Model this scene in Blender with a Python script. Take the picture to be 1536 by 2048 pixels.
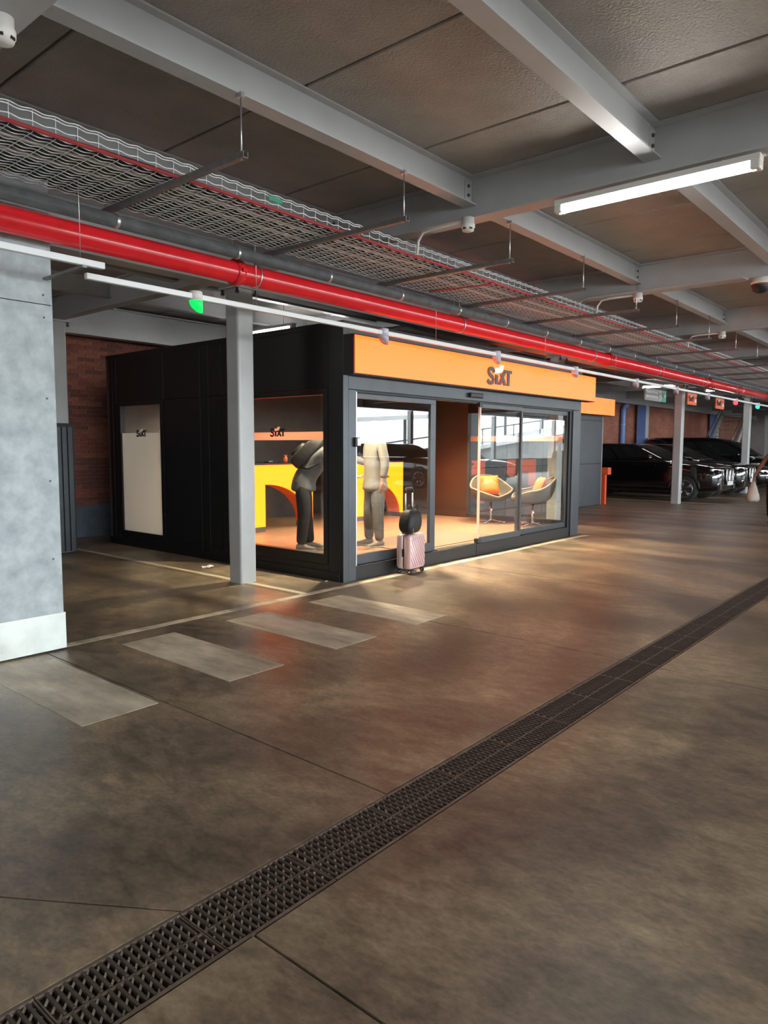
import bpy, bmesh, math, random
from mathutils import Vector, Matrix
random.seed(7)
PI = math.pi
for o in list(bpy.data.objects): bpy.data.objects.remove(o)
S = bpy.context.scene; COL = S.collection

# ------------------------------------------------------------------ camera
CAM_H = 1.45
def make_camera():
    t, yw, ro = math.radians(5.246), math.radians(40.267), math.radians(.24)
    F = Vector((math.cos(yw)*math.cos(t), math.sin(yw)*math.cos(t), -math.sin(t)))
    r = Vector((math.sin(yw), -math.cos(yw), 0)); u = r.cross(F)
    r2 = r*math.cos(ro)+u*math.sin(ro); u2 = r2.cross(F)
    cd = bpy.data.cameras.new('camera'); co = bpy.data.objects.new('camera', cd); COL.objects.link(co)
    m = Matrix((r2, u2, -F)).transposed().to_4x4(); m.translation = (0, 0, CAM_H)
    co.matrix_world = m
    cd.sensor_fit = 'VERTICAL'; cd.sensor_height = 36; cd.lens = 1427/2048*36
    cd.clip_start = .05; cd.clip_end = 300
    S.camera = co
make_camera()
# ------------------------------------------------------------------ world, exposure
W = bpy.data.worlds.new('world'); S.world = W; W.use_nodes = True
bg = W.node_tree.nodes['Background']; bg.inputs[0].default_value = (.91, .965, 1, 1); bg.inputs[1].default_value = 9.0
vs = S.view_settings; vs.view_transform = 'Standard'; vs.look = 'None'; vs.gamma = 1; vs.exposure = 0.9
vs.use_curve_mapping = False
def portal(loc, rot, sx, sy):
    l = bpy.data.lights.new('daylight_portal', 'AREA'); l.shape = 'RECTANGLE'; l.size = sx; l.size_y = sy
    l.cycles.is_portal = True
    o = bpy.data.objects.new('daylight_portal', l); COL.objects.link(o); o.location = loc; o.rotation_euler = rot
portal((12, -9.9, 2.1), (PI/2, 0, 0), 44, 2.2)

# ------------------------------------------------------------------ materials
MATS = {}
def mat(name, col, rough=.5, metal=0., noise=0., nscale=8., bump=0., bscale=60., emit=None, estr=1., rvar=0., spec=.5, coat=0., tint=None, stretch=None):
    if name in MATS: return MATS[name]
    m = bpy.data.materials.new(name); m.use_nodes = True; MATS[name] = m
    nt = m.node_tree; N = nt.nodes; L = nt.links; b = N['Principled BSDF']
    b.inputs['Base Color'].default_value = (*col, 1); b.inputs['Roughness'].default_value = rough
    b.inputs['Metallic'].default_value = metal; b.inputs['Specular IOR Level'].default_value = spec
    b.inputs['Coat Weight'].default_value = coat; b.inputs['Coat Roughness'].default_value = .05
    if emit: b.inputs['Emission Color'].default_value = (*emit, 1); b.inputs['Emission Strength'].default_value = estr
    tc = N.new('ShaderNodeTexCoord'); src = tc.outputs['Object']
    if stretch:
        mp = N.new('ShaderNodeMapping'); mp.inputs['Scale'].default_value = stretch; L.new(src, mp.inputs[0]); src = mp.outputs[0]
    if noise > 0:
        n = N.new('ShaderNodeTexNoise'); n.inputs['Scale'].default_value = nscale; n.inputs['Detail'].default_value = 6; n.inputs['Roughness'].default_value = .62
        L.new(src, n.inputs['Vector'])
        r = N.new('ShaderNodeValToRGB'); e = r.color_ramp.elements
        c2 = tint or tuple(min(1, c*(1+noise)) for c in col)
        e[0].position = .3; e[0].color = (*[c*(1-noise) for c in col], 1); e[1].position = .7; e[1].color = (*c2, 1)
        L.new(n.outputs['Fac'], r.inputs['Fac']); L.new(r.outputs['Color'], b.inputs['Base Color'])
        if rvar:
            mr = N.new('ShaderNodeMapRange'); mr.inputs[1].default_value = .3; mr.inputs[2].default_value = .7
            mr.inputs[3].default_value = rough-rvar; mr.inputs[4].default_value = rough+rvar
            L.new(n.outputs['Fac'], mr.inputs[0]); L.new(mr.outputs[0], b.inputs['Roughness'])
    if bump > 0:
        n2 = N.new('ShaderNodeTexNoise'); n2.inputs['Scale'].default_value = bscale; n2.inputs['Detail'].default_value = 4
        L.new(src, n2.inputs['Vector']); bp = N.new('ShaderNodeBump'); bp.inputs['Strength'].default_value = bump; bp.inputs['Distance'].default_value = .01
        L.new(n2.outputs['Fac'], bp.inputs['Height']); L.new(bp.outputs[0], b.inputs['Normal'])
    return m
def glass_mat(name, tint=(1, 1, 1), ior=1.5):
    m = bpy.data.materials.new(name); m.use_nodes = True; MATS[name] = m
    nt = m.node_tree; N = nt.nodes; L = nt.links; N.remove(N['Principled BSDF'])
    t = N.new('ShaderNodeBsdfTransparent'); t.inputs[0].default_value = (*tint, 1)
    g = N.new('ShaderNodeBsdfGlossy'); g.inputs['Roughness'].default_value = .0
    fr = N.new('ShaderNodeFresnel'); ge = N.new('ShaderNodeNewGeometry'); mr = N.new('ShaderNodeMapRange')
    mr.inputs[3].default_value = ior; mr.inputs[4].default_value = 1/ior; L.new(ge.outputs['Backfacing'], mr.inputs[0]); L.new(mr.outputs[0], fr.inputs[0])
    mx = N.new('ShaderNodeMixShader'); L.new(fr.outputs[0], mx.inputs[0]); L.new(t.outputs[0], mx.inputs[1]); L.new(g.outputs[0], mx.inputs[2])
    L.new(mx.outputs[0], N['Material Output'].inputs[0]); return m
def floor_mat():
    m = bpy.data.materials.new('polished_concrete'); m.use_nodes = True; nt = m.node_tree; N = nt.nodes; L = nt.links; b = N['Principled BSDF']
    tc = N.new('ShaderNodeTexCoord')
    def noise(scale, det, dist=0., sc=(1, 1, 1), rot=0.):
        mp = N.new('ShaderNodeMapping'); mp.inputs['Scale'].default_value = sc; mp.inputs['Rotation'].default_value = (0, 0, rot)
        L.new(tc.outputs['Object'], mp.inputs[0]); n = N.new('ShaderNodeTexNoise'); n.inputs['Scale'].default_value = scale; n.inputs['Detail'].default_value = det
        n.inputs['Distortion'].default_value = dist; n.inputs['Roughness'].default_value = .6; L.new(mp.outputs[0], n.inputs['Vector']); return n.outputs['Fac']
    def ramp(f, p0, c0, p1, c1):
        r = N.new('ShaderNodeValToRGB'); e = r.color_ramp.elements; e[0].position = p0; e[0].color = (*c0, 1); e[1].position = p1; e[1].color = (*c1, 1); L.new(f, r.inputs[0]); return r.outputs[0]
    def mix(a, bb, f, mode='MIX'):
        x = N.new('ShaderNodeMix'); x.data_type = 'RGBA'; x.blend_type = mode
        if isinstance(f, float): x.inputs[0].default_value = f
        else: L.new(f, x.inputs[0])
        L.new(a, x.inputs[6]); L.new(bb, x.inputs[7]); return x.outputs[2]
    big = noise(.7, 7, .5)
    sw = noise(.75, 6, 1.1, (1, .5, 1), .5)       # trowel swirls / tyre marks
    fine = noise(14, 8, .3, (1, .5, 1), .9)
    base = ramp(big, .33, (.21, .168, .124), .67, (.37, .29, .205))
    swc = ramp(sw, .43, (.76, .745, .735), .57, (1.1, 1.07, 1.01))
    fc = ramp(fine, .36, (.68, .68, .68), .64, (1.18, 1.17, 1.15))
    c = mix(base, swc, 1., 'MULTIPLY'); c = mix(c, fc, 1., 'MULTIPLY')
    fc2 = ramp(noise(55, 6, .2, (1, .6, 1), .4), .35, (.80, .80, .80), .65, (1.14, 1.14, 1.13)); c = mix(c, fc2, 1., 'MULTIPLY')
    wv = N.new('ShaderNodeTexWave'); wv.wave_type = 'RINGS'; wv.rings_direction = 'Z'; wv.inputs['Scale'].default_value = .33; wv.inputs['Distortion'].default_value = 7; wv.inputs['Detail'].default_value = 4; wv.inputs['Detail Scale'].default_value = .7; wv.inputs['Detail Roughness'].default_value = .62
    mp = N.new('ShaderNodeMapping'); mp.inputs['Location'].default_value = (-4.2, -4.6, 0); L.new(tc.outputs['Object'], mp.inputs[0]); L.new(mp.outputs[0], wv.inputs['Vector'])
    c = mix(c, ramp(wv.outputs['Fac'], .25, (.80, .785, .775), .75, (1.12, 1.10, 1.05)), 1., 'MULTIPLY')
    spot = ramp(noise(3.2, 2, .2), .20, (.6, .6, .6), .235, (1, 1, 1)); c = mix(c, spot, 1., 'MULTIPLY')
    L.new(c, b.inputs['Base Color'])
    rr = ramp(fine, .30, (.34,)*3, .70, (.46,)*3); L.new(rr, b.inputs['Roughness'])
    bp = N.new('ShaderNodeBump'); bp.inputs['Strength'].default_value = .05; bp.inputs['Distance'].default_value = .004
    L.new(fine, bp.inputs['Height']); L.new(bp.outputs[0], b.inputs['Normal'])
    return m
def paint_mat():
    return mat('worn_paint', (.54, .46, .34), .6, noise=.42, nscale=5, bump=.1, tint=(.80, .71, .54), stretch=(1, .35, 1))
def brick_mat():
    m = bpy.data.materials.new('brick_face'); m.use_nodes = True; nt = m.node_tree; N = nt.nodes; L = nt.links; b = N['Principled BSDF']; b.inputs['Roughness'].default_value = .85
    tc = N.new('ShaderNodeTexCoord'); mp = N.new('ShaderNodeMapping'); mp.inputs['Rotation'].default_value = (PI/2, 0, 0); L.new(tc.outputs['Object'], mp.inputs[0])
    br = N.new('ShaderNodeTexBrick'); br.inputs['Scale'].default_value = 1; br.inputs['Brick Width'].default_value = .25; br.inputs['Row Height'].default_value = .0625
    br.inputs['Mortar Size'].default_value = .005; br.inputs['Color1'].default_value = (.29, .10, .066, 1); br.inputs['Color2'].default_value = (.38, .14, .09, 1); br.inputs['Mortar'].default_value = (.26, .14, .10, 1)
    L.new(mp.outputs[0], br.inputs['Vector'])
    n = N.new('ShaderNodeTexNoise'); n.inputs['Scale'].default_value = 1.3; n.inputs['Detail'].default_value = 5; L.new(tc.outputs['Object'], n.inputs['Vector'])
    r = N.new('ShaderNodeValToRGB'); r.color_ramp.elements[0].position = .35; r.color_ramp.elements[0].color = (.75, .75, .75, 1); r.color_ramp.elements[1].position = .7; r.color_ramp.elements[1].color = (1.2, 1.2, 1.2, 1); L.new(n.outputs['Fac'], r.inputs[0])
    x = N.new('ShaderNodeMix'); x.data_type = 'RGBA'; x.blend_type = 'MULTIPLY'; x.inputs[0].default_value = 1; L.new(br.outputs['Color'], x.inputs[6]); L.new(r.outputs[0], x.inputs[7]); L.new(x.outputs[2], b.inputs['Base Color'])
    bp = N.new('ShaderNodeBump'); bp.inputs['Strength'].default_value = .5; bp.invert = True; L.new(br.outputs['Fac'], bp.inputs['Height']); L.new(bp.outputs[0], b.inputs['Normal'])
    return m
M_FLOOR = floor_mat(); M_PAINT = paint_mat(); M_BRICKW = brick_mat()
M_BRICK = [mat('brick_a', (.235, .075, .05), .85, noise=.3, nscale=12, bump=.3), mat('brick_b', (.30, .105, .066), .85, noise=.3, nscale=12, bump=.3), mat('brick_c', (.15, .055, .042), .85, noise=.3, nscale=12, bump=.3)]
M_SLAB = mat('ceiling_concrete', (.36, .33, .295), .5, noise=.22, nscale=2.2, bump=.8, bscale=55, rvar=.1)
M_DARK = mat('dark_void', (.02, .02, .02), .9)
M_BEAM = mat('grey_painted_steel', (.46, .475, .485), .38, noise=.06, nscale=3, rvar=.06)
M_COLUMN = mat('column_paint', (.44, .46, .46), .35, noise=.07, nscale=2.5, rvar=.06)
M_ZINC = mat('zinc_wire', (.86, .87, .87), .4, .0)
M_GALV = mat('galvanised_steel', (.62, .63, .64), .35, .9, noise=.1, nscale=20)
M_STRUT = mat('strut_channel', (.22, .22, .22), .5, .6, noise=.15, nscale=20)
M_BOLT = mat('bolt_steel', (.12, .12, .13), .4, .7)
M_FIBRE = mat('fibre_cement', (.33, .38, .40), .75, noise=.14, nscale=7.5, bump=.05, tint=(.48, .535, .55))
M_SKIRT = mat('brushed_skirting', (.72, .78, .74), .32, .35, noise=.08, nscale=6, rvar=.06)
M_BLACK = mat('black_cladding', (.005, .0055, .0065), .5, noise=.1, nscale=4)
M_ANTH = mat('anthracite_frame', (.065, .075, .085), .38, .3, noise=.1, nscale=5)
M_SIGN = mat('backlit_orange', (.35, .07, .01), .4, emit=(1, .103, .012), estr=1.7)
M_LOGO = mat('logo_grey', (.10, .09, .09), .5)
M_LOGOB = mat('logo_black', (.01, .01, .01), .5)
M_WHITEG = mat('logo_white', (.9, .9, .88), .5, emit=(1, .97, .92), estr=.5)
M_WHITEP = mat('white_plastic', (.75, .74, .70), .4)
M_GLASS = glass_mat('window_glass', (.93, .96, .95))
M_DOORGL = glass_mat('door_glass', (.95, .96, .95))
M_CARGL = mat('car_glass', (.012, .014, .015), .04, spec=.8)
M_PINKEDGE = mat('glass_edge', (.75, .52, .42), .15)
def film_mat(name, col, k):
    m = mat(name, col, .6, spec=.3); nt = m.node_tree; N = nt.nodes; L = nt.links
    tr = N.new('ShaderNodeBsdfTranslucent'); tr.inputs[0].default_value = (*col, 1); mx = N.new('ShaderNodeMixShader'); mx.inputs[0].default_value = k
    L.new(N['Principled BSDF'].outputs[0], mx.inputs[1]); L.new(tr.outputs[0], mx.inputs[2]); L.new(mx.outputs[0], N['Material Output'].inputs[0]); return m
M_FROST = film_mat('frosted_film', (.85, .86, .86), .65)
M_BAND = film_mat('peach_film', (.95, .60, .47), .6)
M_BROWN = mat('brown_panel', (.05, .032, .022), .5, noise=.12, nscale=3)
M_DKWALL = mat('dark_interior', (.075, .062, .055), .6, noise=.2, nscale=4)
M_WOODF = mat('kiosk_floor', (.27, .165, .10), .38, noise=.16, nscale=4, stretch=(.4, 3, 1))
M_MAT = mat('door_mat', (.16, .11, .075), .95, bump=.4, bscale=200)
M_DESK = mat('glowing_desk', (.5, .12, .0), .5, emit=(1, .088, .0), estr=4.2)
M_DESKB = mat('orange_laminate', (.75, .14, .02), .4)
M_ORANGE = mat('orange_fabric', (.88, .16, .03), .8, bump=.2, bscale=120)
M_ORSIGN = mat('orange_board', (.85, .14, .03), .45)
M_TOTEM = mat('orange_lacquer', (.80, .11, .03), .35)
M_RED = mat('red_pipe_paint', (.72, .018, .025), .22, noise=.08, nscale=5, coat=.4)
M_REDC = mat('red_cable', (.45, .05, .05), .5)
M_PIPE = mat('grey_insulation', (.085, .088, .09), .6, noise=.3, nscale=9, bump=.2)
M_RAIL = mat('white_rail', (.80, .82, .83), .35)
M_TUBE = mat('lamp_diffuser', (.9, .9, .9), .5, emit=(1, .98, .93), estr=26)
M_GREEN = mat('green_led', (.02, .6, .08), .4, emit=(.0, 1, .09), estr=.8)
M_INDIC = mat('indicator_lens', (.62, .62, .72), .4)
M_REDL = mat('red_led', (.8, .05, .05), .4, emit=(1, .05, .06), estr=1.5)
M_TEAL = mat('teal_led', (.1, .7, .5), .4, emit=(.05, .9, .55), estr=.9)
M_IRON = mat('cast_iron', (.18, .138, .108), .55, .35, noise=.35, nscale=14, bump=.2)
M_IRONB = mat('slot_shade_iron', (.075, .057, .045), .6, .1, noise=.3, nscale=20)  # bars toned dark to stand for the shadows in the slots
M_IRON2 = mat('lower_bar_iron', (.40, .34, .27), .6, .0, noise=.3, nscale=20)
M_CAR = mat('black_car_paint', (.004, .004, .005), .12, coat=1., spec=.6)
M_TYRE = mat('tyre_rubber', (.018, .018, .018), .8)
M_RIM = mat('alloy', (.5, .5, .52), .25, .9)
M_CHROME = mat('chrome', (.85, .86, .88), .08, 1.)
M_LIGHTC = mat('headlamp', (.75, .78, .82), .1, .3)
M_PLATE = mat('number_plate', (.75, .76, .76), .4)
M_PLASTIC = mat('black_plastic', (.016, .016, .017), .45)
M_BLUEP = mat('blue_paint', (.20, .34, .75), .4, noise=.06, nscale=3)
M_CONC = mat('raw_concrete', (.33, .33, .32), .8, noise=.2, nscale=1.2, bump=.2)
M_PLINTH = mat('blue_grey_plinth', (.085, .11, .135), .8, noise=.2, nscale=6, bump=.3)
M_PINK = mat('rose_shell', (.74, .50, .50), .3, .1)
M_SHELLS = mat('silver_rose_side', (.50, .38, .37), .3, .2)
M_ALU = mat('satin_aluminium', (.78, .78, .78), .35, .2)
M_SKIN = mat('skin', (.42, .22, .15), .55)
M_SKIND = mat('skin_dark', (.20, .085, .05), .5)
M_JACKET = mat('grey_jacket', (.21, .20, .18), .85, noise=.08, nscale=20, bump=.25, bscale=25)
M_TROUS = mat('grey_trousers', (.12, .118, .115), .85, noise=.1, nscale=20, bump=.25, bscale=20)
M_SHIRT = mat('grey_shirt', (.09, .093, .097), .85, noise=.1, nscale=14, bump=.3, bscale=18)
M_JEANS = mat('dark_jeans', (.014, .012, .013), .85, noise=.2, nscale=20, bump=.25, bscale=20)
M_BAGB = mat('black_nylon', (.010, .010, .011), .6, bump=.3, bscale=30)
M_SHOE = mat('taupe_shoe', (.25, .21, .18), .7)
M_SOLE = mat('shoe_sole', (.5, .47, .42), .7)
M_HAIR = mat('dark_hair', (.02, .014, .01), .7)
M_POLY = mat('plastic_carrier', (.62, .52, .46), .5)
M_PHONE = mat('blue_phone', (.15, .35, .65), .3)
M_CUP = mat('chair_felt', (.085, .074, .055), .85, bump=.2, bscale=90)
M_CUPE = mat('chair_edge', (.24, .19, .13), .7)
M_SIGNG = mat('grey_sign', (.27, .28, .29), .5)
M_SIGNGR = mat('green_sign', (.03, .30, .17), .5)
M_TEXTW = mat('sign_white', (.85, .86, .86), .5)
M_DIRTY = mat('paper_scrap', (.8, .78, .74), .8)
M_OPAL = mat('downlight_disc', (.9, .9, .9), .5, emit=(1, .80, .55), estr=10)

# ------------------------------------------------------------------ mesh helpers
class MB:
    def __init__(s): s.v = []; s.f = []; s.sm = []
    def add(s, vs_, fs, smooth=False):
        b = len(s.v); s.v += [tuple(v) for v in vs_]
        for f in fs: s.f.append([i+b for i in f]); s.sm.append(smooth)
        return s
    def box(s, x0, x1, y0, y1, z0, z1, M=None):
        v = [(x, y, z) for z in (z0, z1) for x, y in ((x0, y0), (x1, y0), (x1, y1), (x0, y1))]
        if M: v = [M @ Vector(p) for p in v]
        return s.add(v, [(3, 2, 1, 0), (4, 5, 6, 7), (0, 1, 5, 4), (1, 2, 6, 5), (2, 3, 7, 6), (3, 0, 4, 7)])
    def prism(s, poly, a0, a1, axis='z'):
        # poly 2D; axis: extrusion axis. z:(x,y) y:(x,z) x:(y,z)
        def m(p, a): return {'z': (p[0], p[1], a), 'y': (p[0], a, p[1]), 'x': (a, p[0], p[1])}[axis]
        n = len(poly); v = [m(p, a0) for p in poly]+[m(p, a1) for p in poly]
        f = [list(range(n))[::-1], [i+n for i in range(n)]]+[(i, (i+1) % n, (i+1) % n+n, i+n) for i in range(n)]
        return s.add(v, f)
    def tube(s, pts, r, n=8, cap=True, smooth=True, closed=False):
        pts = [Vector(p) for p in pts]; R = r if isinstance(r, (list, tuple)) else [r]*len(pts)
        v = []; m = len(pts); pu = None
        for i, p in enumerate(pts):
            if closed: d = pts[(i+1) % m]-pts[i-1]
            else: d = pts[min(i+1, m-1)]-pts[max(i-1, 0)]
            d.normalize()
            if pu is None: pu = d.orthogonal().normalized()
            u = (pu-d*pu.dot(d))
            u = u.normalized() if u.length > 1e-6 else d.orthogonal().normalized()
            w = d.cross(u); pu = u
            for k in range(n):
                a = 2*PI*k/n; v.append(p+(u*math.cos(a)+w*math.sin(a))*R[i])
        f = []
        rng = m if closed else m-1
        for i in range(rng):
            j = (i+1) % m
            for k in range(n): f.append((i*n+k, i*n+(k+1) % n, j*n+(k+1) % n, j*n+k))
        b = len(s.v); s.add(v, f, smooth)
        if cap and not closed: s.f += [[b+k for k in range(n)][::-1], [b+(m-1)*n+k for k in range(n)]]; s.sm += [False, False]
        return s
    def lathe(s, prof, n=24, loc=(0, 0, 0), smooth=True, M=None):
        v = []; m = len(prof)
        for r, z in prof:
            for k in range(n):
                a = 2*PI*k/n; p = Vector((r*math.cos(a), r*math.sin(a), z))
                if M: p = M @ p
                v.append(p+Vector(loc))
        f = [(i*n+k, i*n+(k+1) % n, (i+1)*n+(k+1) % n, (i+1)*n+k) for i in range(m-1) for k in range(n)]
        b = len(s.v); s.add(v, f, smooth)
        s.f += [[b+k for k in range(n)][::-1], [b+(m-1)*n+k for k in range(n)]]; s.sm += [False, False]
        return s
    def loft(s, rings, smooth=True, cap=True):
        n = len(rings[0]); m = len(rings); v = [p for r in rings for p in r]
        f = [(i*n+k, i*n+(k+1) % n, (i+1)*n+(k+1) % n, (i+1)*n+k) for i in range(m-1) for k in range(n)]
        b = len(s.v); s.add(v, f, smooth)
        if cap: s.f += [[b+k for k in range(n)][::-1], [b+(m-1)*n+k for k in range(n)]]; s.sm += [smooth, smooth]
        return s
    def sphere(s, c, r, nu=16, nv=10):
        rx, ry, rz = r if isinstance(r, (tuple, list)) else (r, r, r)
        rings = []
        for i in range(nv+1):
            t = -PI/2+PI*i/nv; q = max(math.cos(t), .001)
            rings.append([(c[0]+rx*q*math.cos(2*PI*k/nu), c[1]+ry*q*math.sin(2*PI*k/nu), c[2]+rz*math.sin(t)) for k in range(nu)])
        return s.loft(rings)
    def xf(s, M): s.v = [tuple(M @ Vector(p)) for p in s.v]; return s
    def mesh(s, name, m):
        me = bpy.data.meshes.new(name); me.from_pydata(s.v, [], s.f)
        me.polygons.foreach_set('use_smooth', s.sm); me.materials.append(m)
        bm = bmesh.new(); bm.from_mesh(me); bmesh.ops.recalc_face_normals(bm, faces=bm.faces); bm.to_mesh(me); bm.free()
        me.update(); return me
    def build(s, name, m, parent=None, bevel=0., seg=2, sub=0):
        o = bpy.data.objects.new(name, s.mesh(name, m)); COL.objects.link(o)
        if parent is not None: attach(o, parent)
        if bevel:
            b = o.modifiers.new('bevel', 'BEVEL'); b.width = bevel; b.segments = seg; b.limit_method = 'ANGLE'; b.angle_limit = math.radians(40)
        if sub: q = o.modifiers.new('sub', 'SUBSURF'); q.levels = sub; q.render_levels = sub
        return o
WM = {}
def attach(o, p):   # world-space vertices under a parent that may have been moved
    o.parent = p; o.matrix_parent_inverse = WM.get(p.name, Matrix.Identity(4)).inverted()
def tag(o, label=None, cat=None, group=None, kind=None):
    if label: o['label'] = label
    if cat: o['category'] = cat
    if group: o['group'] = group
    if kind: o['kind'] = kind
    return o
def thing(name, label, cat, loc=(0, 0, 0), rz=0., group=None, local=False):
    o = bpy.data.objects.new(name, None); COL.objects.link(o); o.empty_display_size = .1
    o.location = loc; o.rotation_euler = (0, 0, rz); tag(o, label, cat, group)
    if not local: WM[o.name] = Matrix.Translation(loc) @ Matrix.Rotation(rz, 4, 'Z')
    return o
def struct(name):
    o = bpy.data.objects.new(name, None); COL.objects.link(o); o['kind'] = 'structure'; return o
def inst(name, me, parent, loc, rot=(0, 0, 0)):
    o = bpy.data.objects.new(name, me); COL.objects.link(o); o.location = loc; o.rotation_euler = rot
    if parent is not None: attach(o, parent)
    return o
def copy_tree(o, parent=None):
    c = o.copy(); COL.objects.link(c)
    if parent is not None: c.parent = parent
    for ch in list(o.children): copy_tree(ch, c)
    return c
def rrect(x0, x1, y0, y1, r, n=4):
    out = []
    for cx, cy, a0 in ((x1-r, y1-r, 0), (x0+r, y1-r, PI/2), (x0+r, y0+r, PI), (x1-r, y0+r, 1.5*PI)):
        for k in range(n+1):
            a = a0+PI/2*k/n; out.append((cx+r*math.cos(a), cy+r*math.sin(a)))
    return out
def ibeam(h, w, tw, tf):   # (u across, v up from 0)
    return [(-w/2, 0), (w/2, 0), (w/2, tf), (tw/2, tf), (tw/2, h-tf), (w/2, h-tf), (w/2, h), (-w/2, h), (-w/2, h-tf), (-tw/2, h-tf), (-tw/2, tf), (-w/2, tf)]
def strip_poly(pts, w):    # thick polyline outline in 2D
    L_, R_ = [], []
    n = len(pts)
    for i, p in enumerate(pts):
        a = pts[max(i-1, 0)]; b = pts[min(i+1, n-1)]
        d = Vector((b[0]-a[0], b[1]-a[1])).normalized(); q = Vector((-d.y, d.x))
        L_.append((p[0]+q.x*w/2, p[1]+q.y*w/2)); R_.append((p[0]-q.x*w/2, p[1]-q.y*w/2))
    return L_, R_
def text_mesh(txt, size, ext=.001):
    c = bpy.data.curves.new('lettering', 'FONT'); c.body = txt; c.size = size; c.extrude = ext; c.offset = size*.012
    o = bpy.data.objects.new('lettering', c); COL.objects.link(o)
    dg = bpy.context.evaluated_depsgraph_get(); me = bpy.data.meshes.new_from_object(o.evaluated_get(dg))
    bpy.data.objects.remove(o); return me
# ---- the kiosk operator's wordmark, as four dark letters and a pale flame; (u,v) metres, cap height .205, width .62
def wordmark(sc=1., depth=.012):
    """list of (is_flame, MB) in a local frame: x right, y out of the face (negative = towards viewer), z up"""
    out = []
    q = [(.158, .152), (.145, .180), (.110, .197), (.070, .196), (.038, .178), (.030, .150), (.048, .124), (.085, .106), (.125, .086), (.146, .060), (.136, .030), (.105, .012), (.065, .010), (.030, .022), (.006, .040)]
    q = [(x*1.0+.008, z) for x, z in q]
    Lp, Rp = strip_poly(q, .050); mb = MB()
    n = len(q)
    v = [(x, 0, z) for x, z in Lp]+[(x, 0, z) for x, z in Rp]+[(x, -depth, z) for x, z in Lp]+[(x, -depth, z) for x, z in Rp]
    f = []
    for i in range(n-1):
        f += [(i, i+1, n+i+1, n+i), (2*n+i, 3*n+i, 3*n+i+1, 2*n+i+1), (i, 2*n+i, 2*n+i+1, i+1), (n+i, n+i+1, 3*n+i+1, 3*n+i)]
    f += [(0, n, 3*n, 2*n), (n-1, 3*n-1, 4*n-1, 2*n-1)]
    mb.add(v, f); out.append(('letter', mb))
    U, V = .616, .205
    P = lambda l: [(a*U, b*V) for a, b in l]
    out.append(('letter', MB().prism(P([(.33, 0), (.425, 0), (.425, .6), (.33, .62)]), -depth, 0, 'y')))
    x_ = MB().prism(P([(.44, 0), (.545, 0), (.79, 1.0), (.69, 1.0)]), -depth, 0, 'y')
    x_.prism(P([(.675, 0), (.785, 0), (.60, .77), (.515, .68)]), -depth*1.01, 0, 'y'); out.append(('letter', x_))
    t_ = MB().prism(P([(.69, 1.0), (.66, .8), (1.0, .8), (1.0, 1.0)]), -depth*1.02, 0, 'y'); t_.prism(P([(.82, 0), (.91, 0), (.91, .81), (.82, .81)]), -depth, 0, 'y'); out.append(('letter', t_))
    out.append(('flame', MB().prism(P([(.325, .715), (.44, .74), (.54, .81), (.60, .92), (.655, 1.25), (.54, 1.25), (.51, 1.12), (.46, 1.04), (.315, 1.0)]), -depth, 0, 'y')))
    for _, m in out: m.v = [(x*sc, y, z*sc) for x, y, z in m.v]
    return out
def put_wordmark(parent, loc, rz, sc, depth, m1, m2):
    Mx = Matrix.Translation(loc) @ Matrix.Rotation(rz, 4, 'Z')
    for kind, mb in wordmark(sc, depth): mb.xf(Mx).build('logo_'+kind, m1 if kind == 'letter' else m2, parent)

# ================================================================== SETTING
X0, X1, Y0, Y1, ZC = -8., 58., -10., 10.9, 3.6
def build_floor():
    fl = struct('floor')
    MB().box(X0, X1, 1.845, Y1, -.2, -.02).build('subfloor', M_DARK, fl); MB().box(X0, X1, Y0, 1.585, -.2, -.02).build('subfloor', M_DARK, fl)
    g = .005
    def slab(poly): MB().prism(poly, -.06, 0).build('floor_slab', M_FLOOR, fl)
    def rect(a, b, c, d): slab([(a+g, c+g), (b-g, c+g), (b-g, d-g), (a+g, d-g)])
    # left of the drain
    rect(X0, -.3, 1.845, Y1)
    slab([(-.3+g, 1.845), (1.2-g, 1.845), (.862, 2.342), (-.3+g, 4.05)]); slab([(1.2+g, 1.845), (2.2-g, 1.845), (2.2-g, Y1), (-.3+g, Y1), (-.3+g, 4.06), (.867, 2.348)])
    xs = [2.2, 4.71, 7.2, 9.7, 12.2, 14.7, 17.2, 22.2, 30, X1]
    for a, b in zip(xs, xs[1:]): rect(a, b, 1.845, Y1)
    xs = [X0, -2.1, 1.28, 4.68, 8.1, 11.5, 15, 22, X1]
    for a, b in zip(xs, xs[1:]): rect(a, b, Y0, 1.585)
    # worn crossing stripes and lines, thin paint films
    def paint(a, b, c, d): MB().box(a, b, c, d, 0, .0012).build('painted_marking', M_PAINT, fl)
    for k in range(4):
        x = 1.72+.94*k; paint(x, x+.45, 3.50, 4.77)
    paint(2.36, 11.2, 5.0, 5.085)
    paint(4.76, 4.83, 5.09, 10.7)
    for x in (19.6, 22.2, 24.8, 27.4): paint(x, x+.09, 5.2, 10.2)
    return fl
FLOOR = build_floor()

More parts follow.
